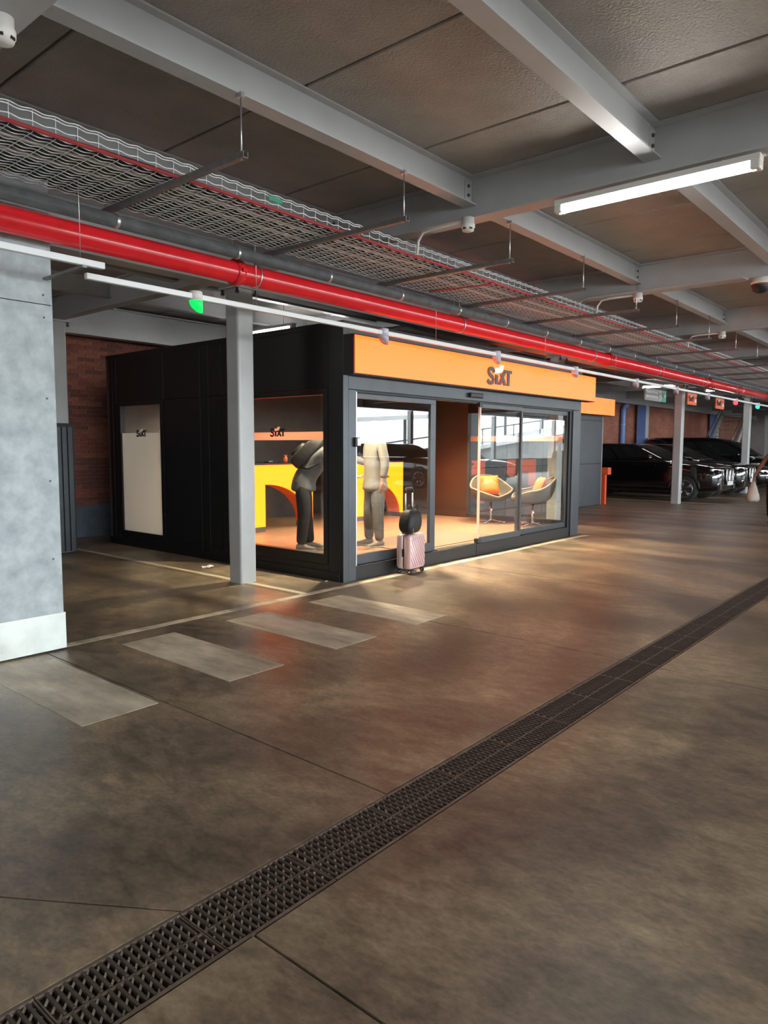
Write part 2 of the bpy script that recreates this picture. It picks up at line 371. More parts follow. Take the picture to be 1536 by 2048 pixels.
def build_drain():
    tr = MB(); tr.box(X0, X1, 1.585, 1.845, -.3, -.28); tr.box(X0, X1, 1.58, 1.585, -.3, -.02); tr.box(X0, X1, 1.845, 1.85, -.3, -.02)
    tr.build('drain_trench', M_DARK, FLOOR)
    L, p = .446, .0248
    rim = MB()
    rim.box(.002, L-.002, 1.587, 1.600, -.03, -.001); rim.box(.002, L-.002, 1.830, 1.843, -.03, -.001); rim.box(.006, L-.006, 1.711, 1.719, -.03, -.004)
    rim.box(.002, .006, 1.600, 1.830, -.03, -.004); rim.box(L-.006, L-.002, 1.600, 1.830, -.03, -.004); rim.box(.012, L-.012, 1.600, 1.830, -.026, -.022)
    rim_me = rim.mesh('grate_frame', M_IRON)
    bar = MB().box(-.0042, .0042, -.052, .052, -.04, -.001).mesh('grate_bar', M_IRONB)
    low = MB()
    for k in range(-3, 14):
        a = .014+k*.0345
        for y0, y1 in ((1.600, 1.711), (1.719, 1.830)):
            xa, xb = a, a+.098
            xa_, xb_ = max(xa, .012), min(xb, L-.012)
            if xb_-xa_ < .02: continue
            ya = y0+(xa_-xa)/(xb-xa)*(y1-y0); yb = y0+(xb_-xa)/(xb-xa)*(y1-y0)
            low.tube([(xa_, ya, -.010), (xb_, yb, -.010)], .0045, 4, True, False)
    low_me = low.mesh('lower_bars', M_IRON2)
    allb = MB(); rows = ((0, 1.6555), (1, 1.7745))
    for r, yc in rows:
        for k in range(17): x = .0185+k*p+(r*.011); allb.box(x-.0042, x+.0042, yc-.052, yc+.052, -.04, -.001)
    all_me = allb.mesh('grate_bars', M_IRONB)
    for i in range(28):
        x = .30+i*L
        t = thing('drain_grate', 'cast iron slotted grate section in the long floor drain', 'drain grate', (x, 1.715, 0), group='grate sections of the floor drain', local=True)
        inst('grate_frame', rim_me, t, (0, -1.715, 0)); o = inst('lower_bars', low_me, t, (0, -1.715, 0)); o['kind'] = 'stuff'
        if i < 9:
            for r, yc in rows:
                for k in range(17): inst('grate_bar', bar, t, (.0185+k*p+(r*.011), yc-1.715, 0))
        else:
            o = inst('grate_bars', all_me, t, (0, -1.715, 0)); o['kind'] = 'stuff'
build_drain()

PX = [1.42+3.585*k for k in range(-2, 16)]
def build_ceiling():
    c = struct('ceiling')
    MB().box(X0, X1, Y0, Y1+.3, ZC+.03, ZC+.2).build('ceiling_backing', M_DARK, c)
    js = []
    for x in PX: js += [x+.525, x+1.70, x+2.88]
    js = [j for j in js if X0 < j < X1-1]; js = [X0]+js+[X1]
    for a, b in zip(js, js[1:]): MB().box(a+.009, b-.009, Y0, Y1+.3, ZC, ZC+.06).build('slab_panel', M_SLAB, c, bevel=.006, seg=1)
    pm = MB().prism([(u, v+3.268) for u, v in ibeam(.33, .16, .012, .014)], Y0, Y1, 'y').mesh('primary_beam', M_BEAM)
    for x in PX: inst('primary_beam', pm, c, (x, 0, 0))
    ys = [1.865, 3.33, 4.83, .37, -1.1, -2.6, -4.1, -5.6, -7.1, -8.6, 7.5, 9.0]
    sm = MB(); L = 3.585-.012
    sm.prism([(u, v+3.38) for u, v in ibeam(.219, .115, .008, .011)], .006, L-.0, 'x')
    sm.box(L-.10, L-.004, -.010, -.004, 3.41, 3.57)
    sme = sm.mesh('secondary_beam', M_BEAM)
    bo = MB().lathe([(.013, 0), (.013, .012), (.007, .016)], 8, M=Matrix.Rotation(PI/2, 4, 'X')).mesh('bolt', M_BOLT)
    for y in ys:
        for k, x in enumerate(PX[:-1]):
            o = inst('secondary_beam', sme, c, (x+.006, y, 0))
            if y in (1.865, 3.33, 4.83) and 1 <= k < 6:
                for z in (3.455, 3.525): q = bpy.data.objects.new('bolt', bo); COL.objects.link(q); q.parent = o; q.location = (L-.055, -.010, z)
    MB().prism([(u+6.05, v+3.07) for u, v in ibeam(.46, .2, .014, .018)], X0, X1, 'x').build('edge_beam', M_BEAM, c)
    MB().prism([(u+10.55, v+3.10) for u, v in ibeam(.46, .2, .014, .018)], X0, X1, 'x').build('edge_beam', M_BEAM, c)
    MB().prism([(u-9.9, v+3.10) for u, v in ibeam(.46, .2, .014, .018)], X0, X1, 'x').build('edge_beam', M_BEAM, c)
    return c
CEIL = build_ceiling()

def build_walls():
    # brick back wall: mortar bed, 300 single bricks in the strip left of the kiosk, brick texture for the rest
    w = struct('wall_back')
    bx0, bx1 = 4.75, 7.25
    MB().box(bx0, bx1, Y1+.012, Y1+.3, .5, 3.6).build('mortar_bed', mat('mortar', (.22, .14, .11), .9, noise=.2, nscale=20), w)
    MB().box(bx1, X1, Y1, Y1+.3, 0, 3.6).build('brickwork', M_BRICKW, w); MB().box(X0, bx0, Y1, Y1+.3, 0, 3.6).build('brickwork', M_BRICKW, w)
    bm_ = [MB().box(-.1215, .1215, 0, .06, -.028, .028).mesh('brick', m) for m in M_BRICK]
    hb = [MB().box(-.059, .059, 0, .06, -.028, .028).mesh('brick', m) for m in M_BRICK]
    cnt = 0; z = .535; row = 0; stuff = [MB(), MB(), MB()]
    while z < 3.55:
        x = bx0+(.125 if row % 2 == 0 else .0); 
        while x < bx1+.05:
            k = random.choice((0, 0, 1, 1, 2))
            if 1.9 < z < 2.08 or z < 1.25: k = random.choice((0, 2, 2))
            dy = random.uniform(-.003, .003)
            if 5.1 < x < 6.45 and cnt < 300: inst('brick', bm_[k], w, (x, Y1+dy, z)); cnt += 1
            else: stuff[k].box(x-.1215, min(x+.1215, bx1), Y1+dy, Y1+.06, z-.028, z+.028)
            x += .25
        z += .0625; row += 1
    for k in range(3): tag(stuff[k].build('brick_courses', M_BRICK[k], w), kind='stuff')
    MB().box(X0, X1, Y1-.02, Y1+.3, 0, .5).build('plinth', M_PLINTH, w)
    # far end, wall behind the camera, parapet towards the daylight
    e = struct('wall_far'); MB().box(46, 46.3, Y0, Y1+.3, 0, 3.6).build('concrete_wall', M_CONC, e)
    e = struct('wall_behind'); MB().box(X0-.3, X0, Y0, Y1+.3, 0, 3.6).build('concrete_wall', M_CONC, e)
    e = struct('wall_front'); MB().box(X0, 46, Y0-.25, Y0, 0, .8).build('parapet', M_CONC, e)
    for k in range(0, 8):
        MB().box(4.7+7.15*(k-1), 4.9+7.15*(k-1), Y0-.25, Y0-.05, .8, 3.1).build('opening_post', M_COLUMN, e)
    # fibre-cement clad wall on the left
    w = struct('wall_left'); YW = 4.958
    MB().box(X0, 2.30, YW+.012, YW+.22, 0, 3.38).build('wall_core', M_DARK, w)
    zj = 2.398
    pan = []
    xs = [2.337, 1.1, -.14, -1.4, -2.6, -3.8, -8]
    dot = MB().lathe([(.007, 0), (.007, .003), (.003, .005)], 10, M=Matrix.Rotation(PI/2, 4, 'X')).mesh('fixing_screw', M_BOLT)
    for b, a in zip(xs, xs[1:]):
        for z0, z1 in ((.27, zj-.003), (zj+.003, 3.38)):
            o = MB().box(a+.003, b-.003, YW, YW+.012, z0, z1).build('cement_panel', M_FIBRE, w); pan.append(o)
            if b > 0:
                zz = [.657, 1.202, 1.768, 2.312] if z0 < 1 else [2.461, 2.9]
                for xx in (b-.062, a+.062):
                    for q in zz:
                        d = bpy.data.objects.new('fixing_screw', dot); COL.objects.link(d); d.parent = o; d.location = (xx, YW, q)
    MB().box(2.330, 2.337, YW+.012, YW+.22, .27, 3.38).build('cement_panel', M_FIBRE, w)
    b = struct('baseboard_left'); MB().box(X0, 2.345, YW-.008, YW+.004, .012, .27).build('skirting_sheet', M_SKIRT, b, bevel=.002)
    MB().box(2.345-.004, 2.345, YW+.004, YW+.22, .012, .27).build('skirting_return', M_SKIRT, b)
build_walls()
def build_outside():
    MB().box(-60, 120, -80, Y0-.25, -.4, -.05).build('ground_outside', M_CONC)['kind'] = 'structure'
    # sloping ramp beyond the open side, seen mirrored in the glazing
    t = thing('vehicle_ramp', 'pale sloping vehicle ramp outside the open side, reflected in the glazing', 'ramp', (46, -15, -.05))
    MB().prism([(32, -.05), (70, -.05), (70, 4.3), (32, .5)], -20, -15.2, 'y').build('ramp_body', M_CONC, t)
    MB().prism([(30, .35), (70, 4.35), (70, 4.6), (30, .6)], -15.2, -14.9, 'y').build('ramp_edge', mat('pale_ramp', (.8, .82, .82), .7), t)
    for k in range(9):
        x = 32+4*k; z = .6+(x-30)*.1; MB().tube([(x, -15.05, z-.05), (x, -15.05, z+1.0)], .04, 6).build('rail_post', M_ANTH, t)
    MB().tube([(30, -15.05, 1.6), (70, -15.05, 5.6)], .04, 6).build('handrail', M_ANTH, t)
    t = thing('upper_deck', 'thin sloping deck edge outside, reflected above the ramp in the glazing', 'ramp', (40, -22, 3))
    MB().prism([(18, 2.0), (70, 5.2), (70, 5.5), (18, 2.3)], -22.5, -22.1, 'y').build('deck_edge', MATS['pale_ramp'], t)
    for k in range(7): x = 20+7*k; MB().box(x, x+.12, -22.4, -22.2, -.05, 2.05+(x-18)*.0615).build('prop', M_ANTH, t)
build_outside()

# ================================================================== COLUMNS
def column(x, y, top, label, s=.21, m=None, base=0.):
    t = thing('steel_column', label, 'column', (x, y, base)); h = s/2
    MB().prism([(x+a, y+b) for a, b in rrect(-h, h, -h, h, .028, 4)], base, top-.02).build('shaft', m or M_COLUMN, t)
    MB().box(x-.15, x+.15, y-.15, y+.15, top-.02, top).build('cap_plate', M_BEAM, t)
    for a in (-.12, .12):
        for b in (-.12, .12): MB().lathe([(.02, -.055), (.02, -.03), (.012, -.03), (.012, .0)], 8, (x+a, y+b, top-.02)).build('bolt', M_BOLT, t)
    return t
column(4.795, 6.04, 3.07, 'grey steel column standing in front of the black kiosk side')
column(11.95, 6.05, 3.07, 'steel column rising behind the right end of the big orange sign')
column(19.1, 6.2, 3.07, 'grey steel column in front of the nearest black car')
column(25.2, 6.05, 3.07, 'grey steel column standing between the far black cars')
column(4.55, 9.62, 3.10, 'pale steel column at the end of the black slatted screen')
for i, x in enumerate((28.4, 38.)):
    t = column(x, 10.6, 3.10, ['blue painted pilaster column near the blue downpipe', 'blue painted pilaster column beside the mesh cage'][i], .34, M_COLUMN)
    MB().box(x-.19, x-.172, 10.43, 10.77, 0, 3.08).build('blue_face', M_BLUEP, t)
t = thing('downpipe', 'blue downpipe against the brick wall behind the cars', 'pipe', (26.8, 10.7, 0))
MB().tube([(26.8, 10.78, 0), (26.8, 10.78, 2.9), (26.85, 10.75, 3.0), (27.0, 10.7, 3.05)], .09, 12).build('pipe', M_BLUEP, t)
for z in (.9, 2.3): MB().lathe([(.105, 0), (.105, .05)], 14, (26.8, 10.78, z)).build('clamp', M_BEAM, t)
# black slatted screen left of the kiosk
t = thing('slatted_screen', 'black upright slatted screen beside the grey clad wall', 'screen', (3.6, 9.42, 0))
MB().box(2.6, 4.66, 9.40, 9.46, 1.69, 1.74).build('top_rail', M_BLACK, t); MB().box(2.6, 4.66, 9.43, 9.46, .02, 1.69).build('backing', M_BLACK, t)
sl = MB().box(-.03, .03, 9.40, 9.43, 0, 1.67).mesh('slat', M_ANTH)
for k in range(26): inst('slat', sl, t, (2.65+.078*k, 0, .02))

# ================================================================== KIOSK
KX0, KX1, KY0, KY1, KH, KF = 5.45, 11.12, 5.18, 9.97, 2.75, .155
def build_kiosk():
    k = thing('rental_kiosk', 'black glazed rental kiosk with the long backlit orange sign above its doors', 'kiosk', (8.3, 7.5, 0))
    def bx(n, m, *a, bevel=.003): return MB().box(*a).build(n, m, k, bevel=bevel)
    g = .004
    # --- structure
    bx('floor_plate', M_WOODF, KX0+.05, KX1-.05, KY0+.07, KY1-.05, .02, KF, bevel=0)
    bx('roof', M_BLACK, KX0, KX1, KY0, KY1, KH-.06, KH)
    bx('inner_ceiling', M_DKWALL, KX0+.06, KX1-.06, KY0+.06, KY1-.06, 2.42, 2.46, bevel=0)
    bx('back_wall', M_DKWALL, KX0, KX1, KY1-.06, KY1, 0, KH-.06)
    bx('corner_post', M_BLACK, KX0, KX0+.078, KY0+.005, KY0+.22, 0, KH-.06); bx('daylit_post_face', M_ANTH, KX0+.001, KX0+.078, KY0, KY0+.005, 0, KH-.06, bevel=0)  # plate of the same black post, coloured lighter to show daylight on it
    bx('corner_post', M_BLACK, KX0, KX0+.1, KY1-.16, KY1-.06, 0, KH-.06)
    bx('post_cover', M_ANTH, KX0+.082, KX0+.2, KY0, KY0+.1, 0, 2.046)
    # --- left side: cladding panels around two windows
    yj = [KY0+.22, 7.24, 7.50, 7.675, 8.50, 9.70, KY1-.16]
    for a, b in zip(yj, yj[1:]): bx('cladding_panel', M_BLACK, KX0, KX0+.06, a+g, b-g, 2.06+g, KH-.06)
    for a, b in zip(yj, yj[1:]):
        bx('cladding_panel', M_BLACK, KX0, KX0+.06, a+g, b-g, 0, .17-g)
        if (a, b) not in ((yj[0], yj[1]), (yj[4], yj[5])): bx('cladding_panel', M_BLACK, KX0, KX0+.06, a+g, b-g, .17, 2.06)
    bx('skirting', M_BLACK, KX0-.012, KX0, KY0+.05, KY1, 0, .10)
    def side_window(y0, y1, z0, z1, ya, yb, za, zb):
        w = MB(); w.box(KX0-.006, KX0+.07, y0, ya, z0, z1); w.box(KX0-.006, KX0+.07, yb, y1, z0, z1)
        w.box(KX0-.006, KX0+.07, ya, yb, z0, za); w.box(KX0-.006, KX0+.07, ya, yb, zb, z1)
        o = w.build('window_frame', M_BLACK, k); p = MB().box(KX0+.025, KX0+.035, ya, yb, za, zb).build('pane', M_GLASS); p.parent = o; return o
    o = side_window(5.41, 7.23, .175, 2.055, 5.47, 7.12, .28, 2.0)
    b = MB().box(KX0+.019, KX0+.0235, 5.47, 7.12, 1.517, 1.607).build('film_band', M_BAND); b.parent = o
    Mw = Matrix.Translation((KX0+.018, 6.36, 1.56)) @ Matrix.Rotation(-PI/2, 4, 'Z')
    for kind, mb in wordmark(.42, .004):
        q = mb.xf(Mw).build('logo_'+kind, M_LOGOB if kind == 'letter' else M_BAND); q.parent = o
    o = side_window(8.51, 9.69, .175, 2.055, 8.58, 9.60, .22, 2.01)
    b = MB().box(KX0+.019, KX0+.0235, 8.58, 9.60, .22, 1.626).build('frosted_film', M_FROST); b.parent = o
    Mw = Matrix.Translation((KX0+.018, 9.22, 1.575)) @ Matrix.Rotation(-PI/2, 4, 'Z')
    for kind, mb in wordmark(.42, .004):
        q = mb.xf(Mw).build('logo_'+kind, M_LOGOB if kind == 'letter' else M_FROST); q.parent = o
    # --- right side: solid brown part and window with film band
    bx('right_wall', M_BROWN, KX1-.12, KX1, 7.32, KY1-.06, 0, KH-.06)
    bx('right_wall_head', M_BLACK, KX1-.1, KX1, KY0+.1, 7.32, 2.06, KH-.06); bx('right_wall_sill', M_ANTH, KX1-.1, KX1, KY0+.1, 7.32, 0, .22)
    bx('wall_skirting', M_BROWN, KX1-.16, KX1-.12, 7.30, KY1-.1, KF, .27)
    rp = MB().box(KX1-.05, KX1-.04, KY0+.2, 7.32, .22, 2.06).build('side_pane', M_GLASS, k)
    b = MB().box(KX1-.056, KX1-.052, KY0+.25, 7.30, 1.55, 1.645).build('film_band', M_BAND); b.parent = rp
    # --- front
    bx('sill', M_BLACK, KX0+.2, 8.03, KY0, KY0+.12, 0, .155); bx('sill', M_BLACK, 8.036, 10.76, KY0, KY0+.12, 0, .155)
    bx('right_post', M_ANTH, 10.84, KX1, KY0, KY0+.14, 0, 2.046); bx('right_post_reveal', M_BLACK, 10.76, 10.836, KY0+.02, KY0+.14, 0, 2.046)
    bx('header', M_ANTH, KX0+.082, KX1, KY0, KY0+.14, 2.05, 2.186); bx('header_track', M_BLACK, KX0+.2, 10.84, KY0+.015, KY0+.12, 2.02, 2.05)
    bx('fascia_back', M_BLACK, KX0+.082, KX1, KY0+.002, KY0+.06, 2.186, 2.60); bx('upper_fascia', M_ANTH, KX0+.082, KX1, KY0+.0, KY0+.03, 2.604, KH-.06)
    # fixed pane left
    def leaf(name, a, b, st_l, st_r, zb, zt, y, m=M_ANTH):
        f = MB(); f.box(a, b, y, y+.045, .157, zb); f.box(a, b, y, y+.045, zt, 2.02)
        if st_l: f.box(a, a+st_l, y, y+.045, zb, zt)
        if st_r: f.box(b-st_r, b, y, y+.045, zb, zt)
        o = f.build(name, m, k, bevel=.002); p = MB().box(a+st_l, b-st_r, y+.018, y+.028, zb, zt).build('pane', M_DOORGL); p.parent = o; return o
    leaf('fixed_leaf', KX0+.205, 7.155, .012, .105, .265, 1.965, KY0+.05)
    o = leaf('sliding_leaf', 8.10, 9.20, .0, .03, .235, 1.965, KY0+.0)
    e = MB().box(8.085, 8.105, KY0+.005, KY0+.035, .19, 2.0).build('glass_edge', M_PINKEDGE); e.parent = o
    for z in (.165, 1.975):
        e = MB().box(8.05, 8.13, KY0-.01, KY0+.05, z, z+.06).build('edge_guide', M_PLASTIC); e.parent = o
    leaf('fixed_leaf', 9.19, 10.76, .11, .04, .235, 1.955, KY0+.05)
    bx('threshold', M_PLASTIC, 7.155, 8.05, KY0+.01, KY0+.12, .155, .165); bx('left_jamb', M_GALV, KX0+.2, KX0+.215, KY0+.0, KY0+.04, .157, 2.03)
    s = bx('door_sensor', M_PLASTIC, 7.78, 8.08, KY0-.05, KY0, 2.085, 2.145, bevel=.012)
    s = bx('card_reader', M_PLASTIC, KX0+.155, KX0+.235, KY0-.035, KY0, 1.445, 1.545, bevel=.01); q = MB().box(KX0+.185, KX0+.23, KY0-.038, KY0-.034, 1.46, 1.535).build('reader_plate', M_GALV); q.parent = s
    # --- backlit sign
    sx1 = 11.30
    sg = bx('sign_box', M_BLACK, KX0, sx1, 5.035, KY0, 2.19, 2.60)
    def sub(mb, n, m, par): o = mb.build(n, m); o.parent = par; return o
    sub(MB().box(KX0+.018, sx1-.004, 5.022, 5.035, 2.206, 2.588), 'sign_face', M_SIGN, sg)
    sub(MB().box(sx1-.002, sx1+.006, 5.03, KY0, 2.206, 2.588), 'sign_return', M_SIGN, sg)
    Mx = Matrix.Translation((7.965, 5.022, 2.268))
    for kind, mb in wordmark(1.0, .016): sub(mb.xf(Mx), 'logo_'+kind, M_LOGO if kind == 'letter' else M_WHITEG, sg)
    # --- inner downlights
    for i, (x, y) in enumerate(((6.25, 5.95), (7.7, 5.95), (9.2, 5.95), (10.3, 6.2), (6.25, 7.5), (7.8, 7.5), (9.4, 7.5), (6.5, 9.2))):
        d = MB().lathe([(.075, 2.405), (.075, 2.418)], 20, (x, y, 0)).build('downlight', M_OPAL, k)
        l = bpy.data.lights.new('downlight_lamp', 'SPOT'); l.energy = 330 if y < 6.5 else (120 if y < 8 else 75); l.color = (1, .80, .55); l.spot_size = math.radians(125); l.spot_blend = .6; l.shadow_soft_size = .07
        lo = bpy.data.objects.new('downlight_lamp', l); COL.objects.link(lo); lo.location = (x, y, 2.39); lo.parent = d
build_kiosk()
def build_annex():
    k = thing('kiosk_annex', 'dark panelled kiosk block set back behind the kiosk, with a short orange sign', 'kiosk', (14.4, 8.7, 0))
    a, b, y0, y1 = KX1+.02, 17.36, 7.5, KY1
    MB().box(a, b, y0+.03, y1, 0, 2.75).build('core', M_BLACK, k)
    xs = [a, 12.7, 14.25, 15.8, b]
    for p, q in zip(xs, xs[1:]):
        for z0, z1 in ((.02, 1.04), (1.05, 2.1), (2.11, 2.2)): MB().box(p+.006, q-.006, y0, y0+.03, z0, z1).build('cladding_panel', M_ANTH, k, bevel=.003)
    MB().box(b, b+.03, y0, y0+.08, 0, 2.2).build('edge_trim', M_GALV, k)
    s = MB().box(a, 17.72, 7.36, y0+.03, 2.24, 2.66).build('sign_box', M_BLACK, k); q = MB().box(a+.02, 17.72, 7.35, 7.36, 2.25, 2.65).build('sign_face', M_SIGN); q.parent = s
    q = MB().box(17.72, 17.728, 7.36, y0, 2.25, 2.65).build('sign_return', M_SIGN); q.parent = s
    t = thing('info_post', 'short orange post with a square head beside the annex corner', 'post', (17.6, 7.5, 0))
    MB().box(17.55, 17.65, 7.47, 7.60, 0, .76).build('stem', M_TOTEM, t, bevel=.004); MB().box(17.5, 17.7, 7.38, 7.60, .76, .94).build('head', M_TOTEM, t, bevel=.006); MB().box(17.497, 17.5, 7.42, 7.50, .82, .88).build('plate', M_ORSIGN, t)
build_annex()

# ------------------------------------------------------------------ kiosk interior
def desk(x0, x1, leg, label):
    t = thing('service_desk', label, 'desk', ((x0+x1)/2, 8.6, KF)); y0, y1 = 8.30, 8.92; zb, zt = .235, 1.165
    n = 14; xa, xb = x0+leg, x1-.06; zo = .87
    arc = [(xa+(xb-xa)*math.sin(PI/2*i/n), zb+(zo-zb)*math.cos(PI/2*i/n)) for i in range(n+1)]
    def shape(inset=0): return [(x0, zb), (xa, zb)]+arc+[(x1, zb), (x1, zt), (x0, zt)]
    # front panel as strips so the arch stays clean
    def arch(ya, yb):
        m = MB(); m.box(x0, xa, ya, yb, zb, zt)
        for (p, q) in zip(arc, arc[1:]): m.prism([p, q, (q[0], zt), (p[0], zt)], ya, yb, 'y')
        m.box(xb, x1, ya, yb, zb, zt); return m
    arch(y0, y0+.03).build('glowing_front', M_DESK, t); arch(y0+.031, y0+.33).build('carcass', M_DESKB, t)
    MB().box(x0-.02, x1+.02, y0-.02, y1, zt, zt+.025).build('worktop', M_PLASTIC, t, bevel=.004)
    MB().box(x0, xa, y0+.01, y0+.33, KF, zb).build('plinth', M_DKWALL, t); MB().box(xb, x1, y0+.01, y0+.33, KF, zb).build('plinth', M_DKWALL, t)
    return t
desk(6.72, 8.02, .31, 'glowing yellow arched service desk behind the bending customer')
desk(8.98, 10.34, .28, 'glowing yellow arched service desk behind the standing man')
def monitor(x, y, rz, label):
    t = thing('monitor', label, 'monitor', (x, y, 1.19), rz); M_ = Matrix.Translation((x, y, 1.19)) @ Matrix.Rotation(rz, 4, 'Z')
    MB().box(-.25, .25, -.015, .015, .10, .42).xf(M_).build('screen', M_PLASTIC, t, bevel=.006); MB().box(-.025, .025, -.03, -.01, .01, .2).xf(M_).build('stand', M_PLASTIC, t); MB().box(-.11, .11, -.08, .08, 0, .012).xf(M_).build('foot', M_PLASTIC, t)
monitor(6.85, 8.68, .5, 'black monitor on the desk behind the bending customer'); monitor(9.2, 8.68, .4, 'black monitor on the desk beside the standing man')
t = thing('card_terminal', 'small grey card terminal lying on the left glowing desk', 'card terminal', (7.3, 8.5, 1.19))
MB().box(7.22, 7.38, 8.44, 8.54, 1.19, 1.215).build('body', M_PLASTIC, t, bevel=.006); MB().box(7.25, 7.32, 8.455, 8.525, 1.215, 1.218).build('keypad', M_GALV, t)
t = thing('hand_sanitiser', 'tiny red pump bottle at the end of the left desk', 'bottle', (7.62, 8.5, 1.19))
MB().lathe([(.03, 1.19), (.032, 1.24), (.03, 1.27), (.012, 1.285), (.012, 1.30)], 14, (7.62, 8.5, 0)).build('bottle', M_TOTEM, t); MB().box(7.59, 7.65, 8.49, 8.51, 1.30, 1.31).build('pump', M_TOTEM, t)
t = thing('price_placard', 'slanted dark red placard fixed to the right glowing desk', 'placard', (9.6, 8.285, 1.0))
MB().prism([(9.42, 1.10), (9.52, 1.115), (9.95, .90), (9.85, .885)], 8.285, 8.299, 'y').build('board', mat('dark_red_print', (.35, .04, .02), .5), t)
for k in range(3): MB().prism([(9.50+.1*k, 1.065-.05*k), (9.55+.1*k, 1.072-.05*k), (9.62+.1*k, 1.035-.05*k), (9.57+.1*k, 1.028-.05*k)], 8.2835, 8.285, 'y').build('print_line', M_ORSIGN, t)
def office_chair(x, y, label):
    t = thing('office_chair', label, 'chair', (x, y, KF))
    MB().sphere((x, y, .62), (.24, .24, .05)).build('seat', M_PLASTIC, t); MB().tube([(x, y, .25), (x, y, .6)], .03, 10).build('gas_lift', M_GALV, t)
    b = MB(); b.loft([[(x+.22*math.cos(a)*s, y+.24+.03*math.sin(a), z) for a in [2*PI*k/12 for k in range(12)]] for s, z in ((.7, .70), (1, .8), (1, 1.02), (.8, 1.12))]); b.build('backrest', M_PLASTIC, t)
    for k in range(5):
        a = 2*PI*k/5+.3; ex, ey = x+.27*math.cos(a), y+.27*math.sin(a)
        MB().tube([(x, y, .27), (ex, ey, .235)], [.025, .018], 8).build('spoke', M_PLASTIC, t); MB().lathe([(.028, -.02), (.028, .02)], 12, (ex, ey, KF+.03), M=Matrix.Rotation(PI/2, 4, 'X') @ Matrix.Rotation(a, 4, 'Y')).build('castor', M_PLASTIC, t)
office_chair(7.35, 9.15, 'black office chair behind the left glowing desk'); office_chair(9.7, 9.2, 'black office chair behind the right glowing desk')
t = thing('door_mat', 'brown ribbed mat just inside the open kiosk door', 'mat', (8.0, 5.9, KF)); MB().box(6.9, 9.0, 5.4, 6.5, KF, KF+.008).build('pile', M_MAT, t)
def tub_chair(loc, rz, label, plabel):
    """swivel shell chair, faces local -y"""
    M_ = Matrix.Translation(loc) @ Matrix.Rotation(rz, 4, 'Z'); t = thing('tub_chair', label, 'chair', loc, rz)
    n = 28; rings = []; R = .37
    def prof(a):   # rim height around; a=0 at +y (back)
        c = math.cos(a); ab = abs(a)
        if ab < 1.0: return .80-.12*(ab/1.0)**2
        if ab < 1.9: return .68-.10*math.sin((ab-1.0)/.9*PI/2)+.0
        return .58-.13*((ab-1.9)/(PI-1.9))
    for s, h in ((.12, 0.), (.55, .05), (.85, .28), (.97, .65), (1.0, 1.0), (.93, 1.0), (.88, .70), (.72, .38), (.45, .22), (.05, .18)):
        ring = []
        for k in range(n):
            a = -PI+2*PI*k/n; top = prof(a); z = .36+(top-.36)*h
            ring.append((R*s*math.sin(a), R*s*math.cos(a)*(1.0 if math.cos(a) > 0 else .95), z))
        rings.append(ring)
    sh = MB().loft(rings).xf(M_).build('shell', M_CUP, t, sub=1)
    e = MB().tube([(R*.965*math.sin(a), R*.965*math.cos(a)*(1.0 if math.cos(a) > 0 else .95), .36+(prof(a)-.36)+.004) for a in [-PI+2*PI*k/40 for k in range(40)]], .016, 6, closed=True)
    e.xf(M_).build('rim', M_CUPE, t)
    MB().tube([(0, 0, .03), (0, 0, .37)], .022, 12).xf(M_).build('pedestal', M_CHROME, t)
    for k in range(4):
        a = PI/4+PI/2*k; MB().tube([(0, 0, .045), (.15*math.cos(a), .15*math.sin(a), .03), (.27*math.cos(a), .27*math.sin(a), .015)], [.02, .016, .012], 8).xf(M_).build('foot', M_CHROME, t)
    p = thing('cushion', plabel, 'cushion', loc, rz); c = MB(); N_ = 9; top = []
    def cv(i, j, sgn):
        u, v = -1+2*i/(N_-1), -1+2*j/(N_-1); pinch = 1-.06*(1-u*u)*0-.05*(u*u*v*v)*-1
        th = .075*(1-u**4)**.5*(1-v**4)**.5
        wob = 1-.05*(1-abs(u))*(abs(v))-.0
        return Vector((u*.175*(1-.05*(1-v*v)), sgn*th, v*.175*(1-.05*(1-u*u))))
    for sg in (-1, 1):
        vs_ = [cv(i, j, sg) for j in range(N_) for i in range(N_)]
        c.add(vs_, [(j*N_+i, j*N_+i+1, (j+1)*N_+i+1, (j+1)*N_+i) for j in range(N_-1) for i in range(N_-1)], True)
    Mc = M_ @ Matrix.Translation((0, .10, .64)) @ Matrix.Rotation(-.35, 4, 'X')
    c.xf(Mc).build('cover', M_ORANGE, p)
tub_chair((10.52, 6.50, KF), math.radians(-38), 'beige tub chair facing the doors, left of two behind the right glazing', 'orange square cushion in the left tub chair')
tub_chair((10.56, 5.72, KF), math.radians(-140), 'beige tub chair seen from its side, right of two behind the right glazing', 'orange square cushion in the right tub chair')

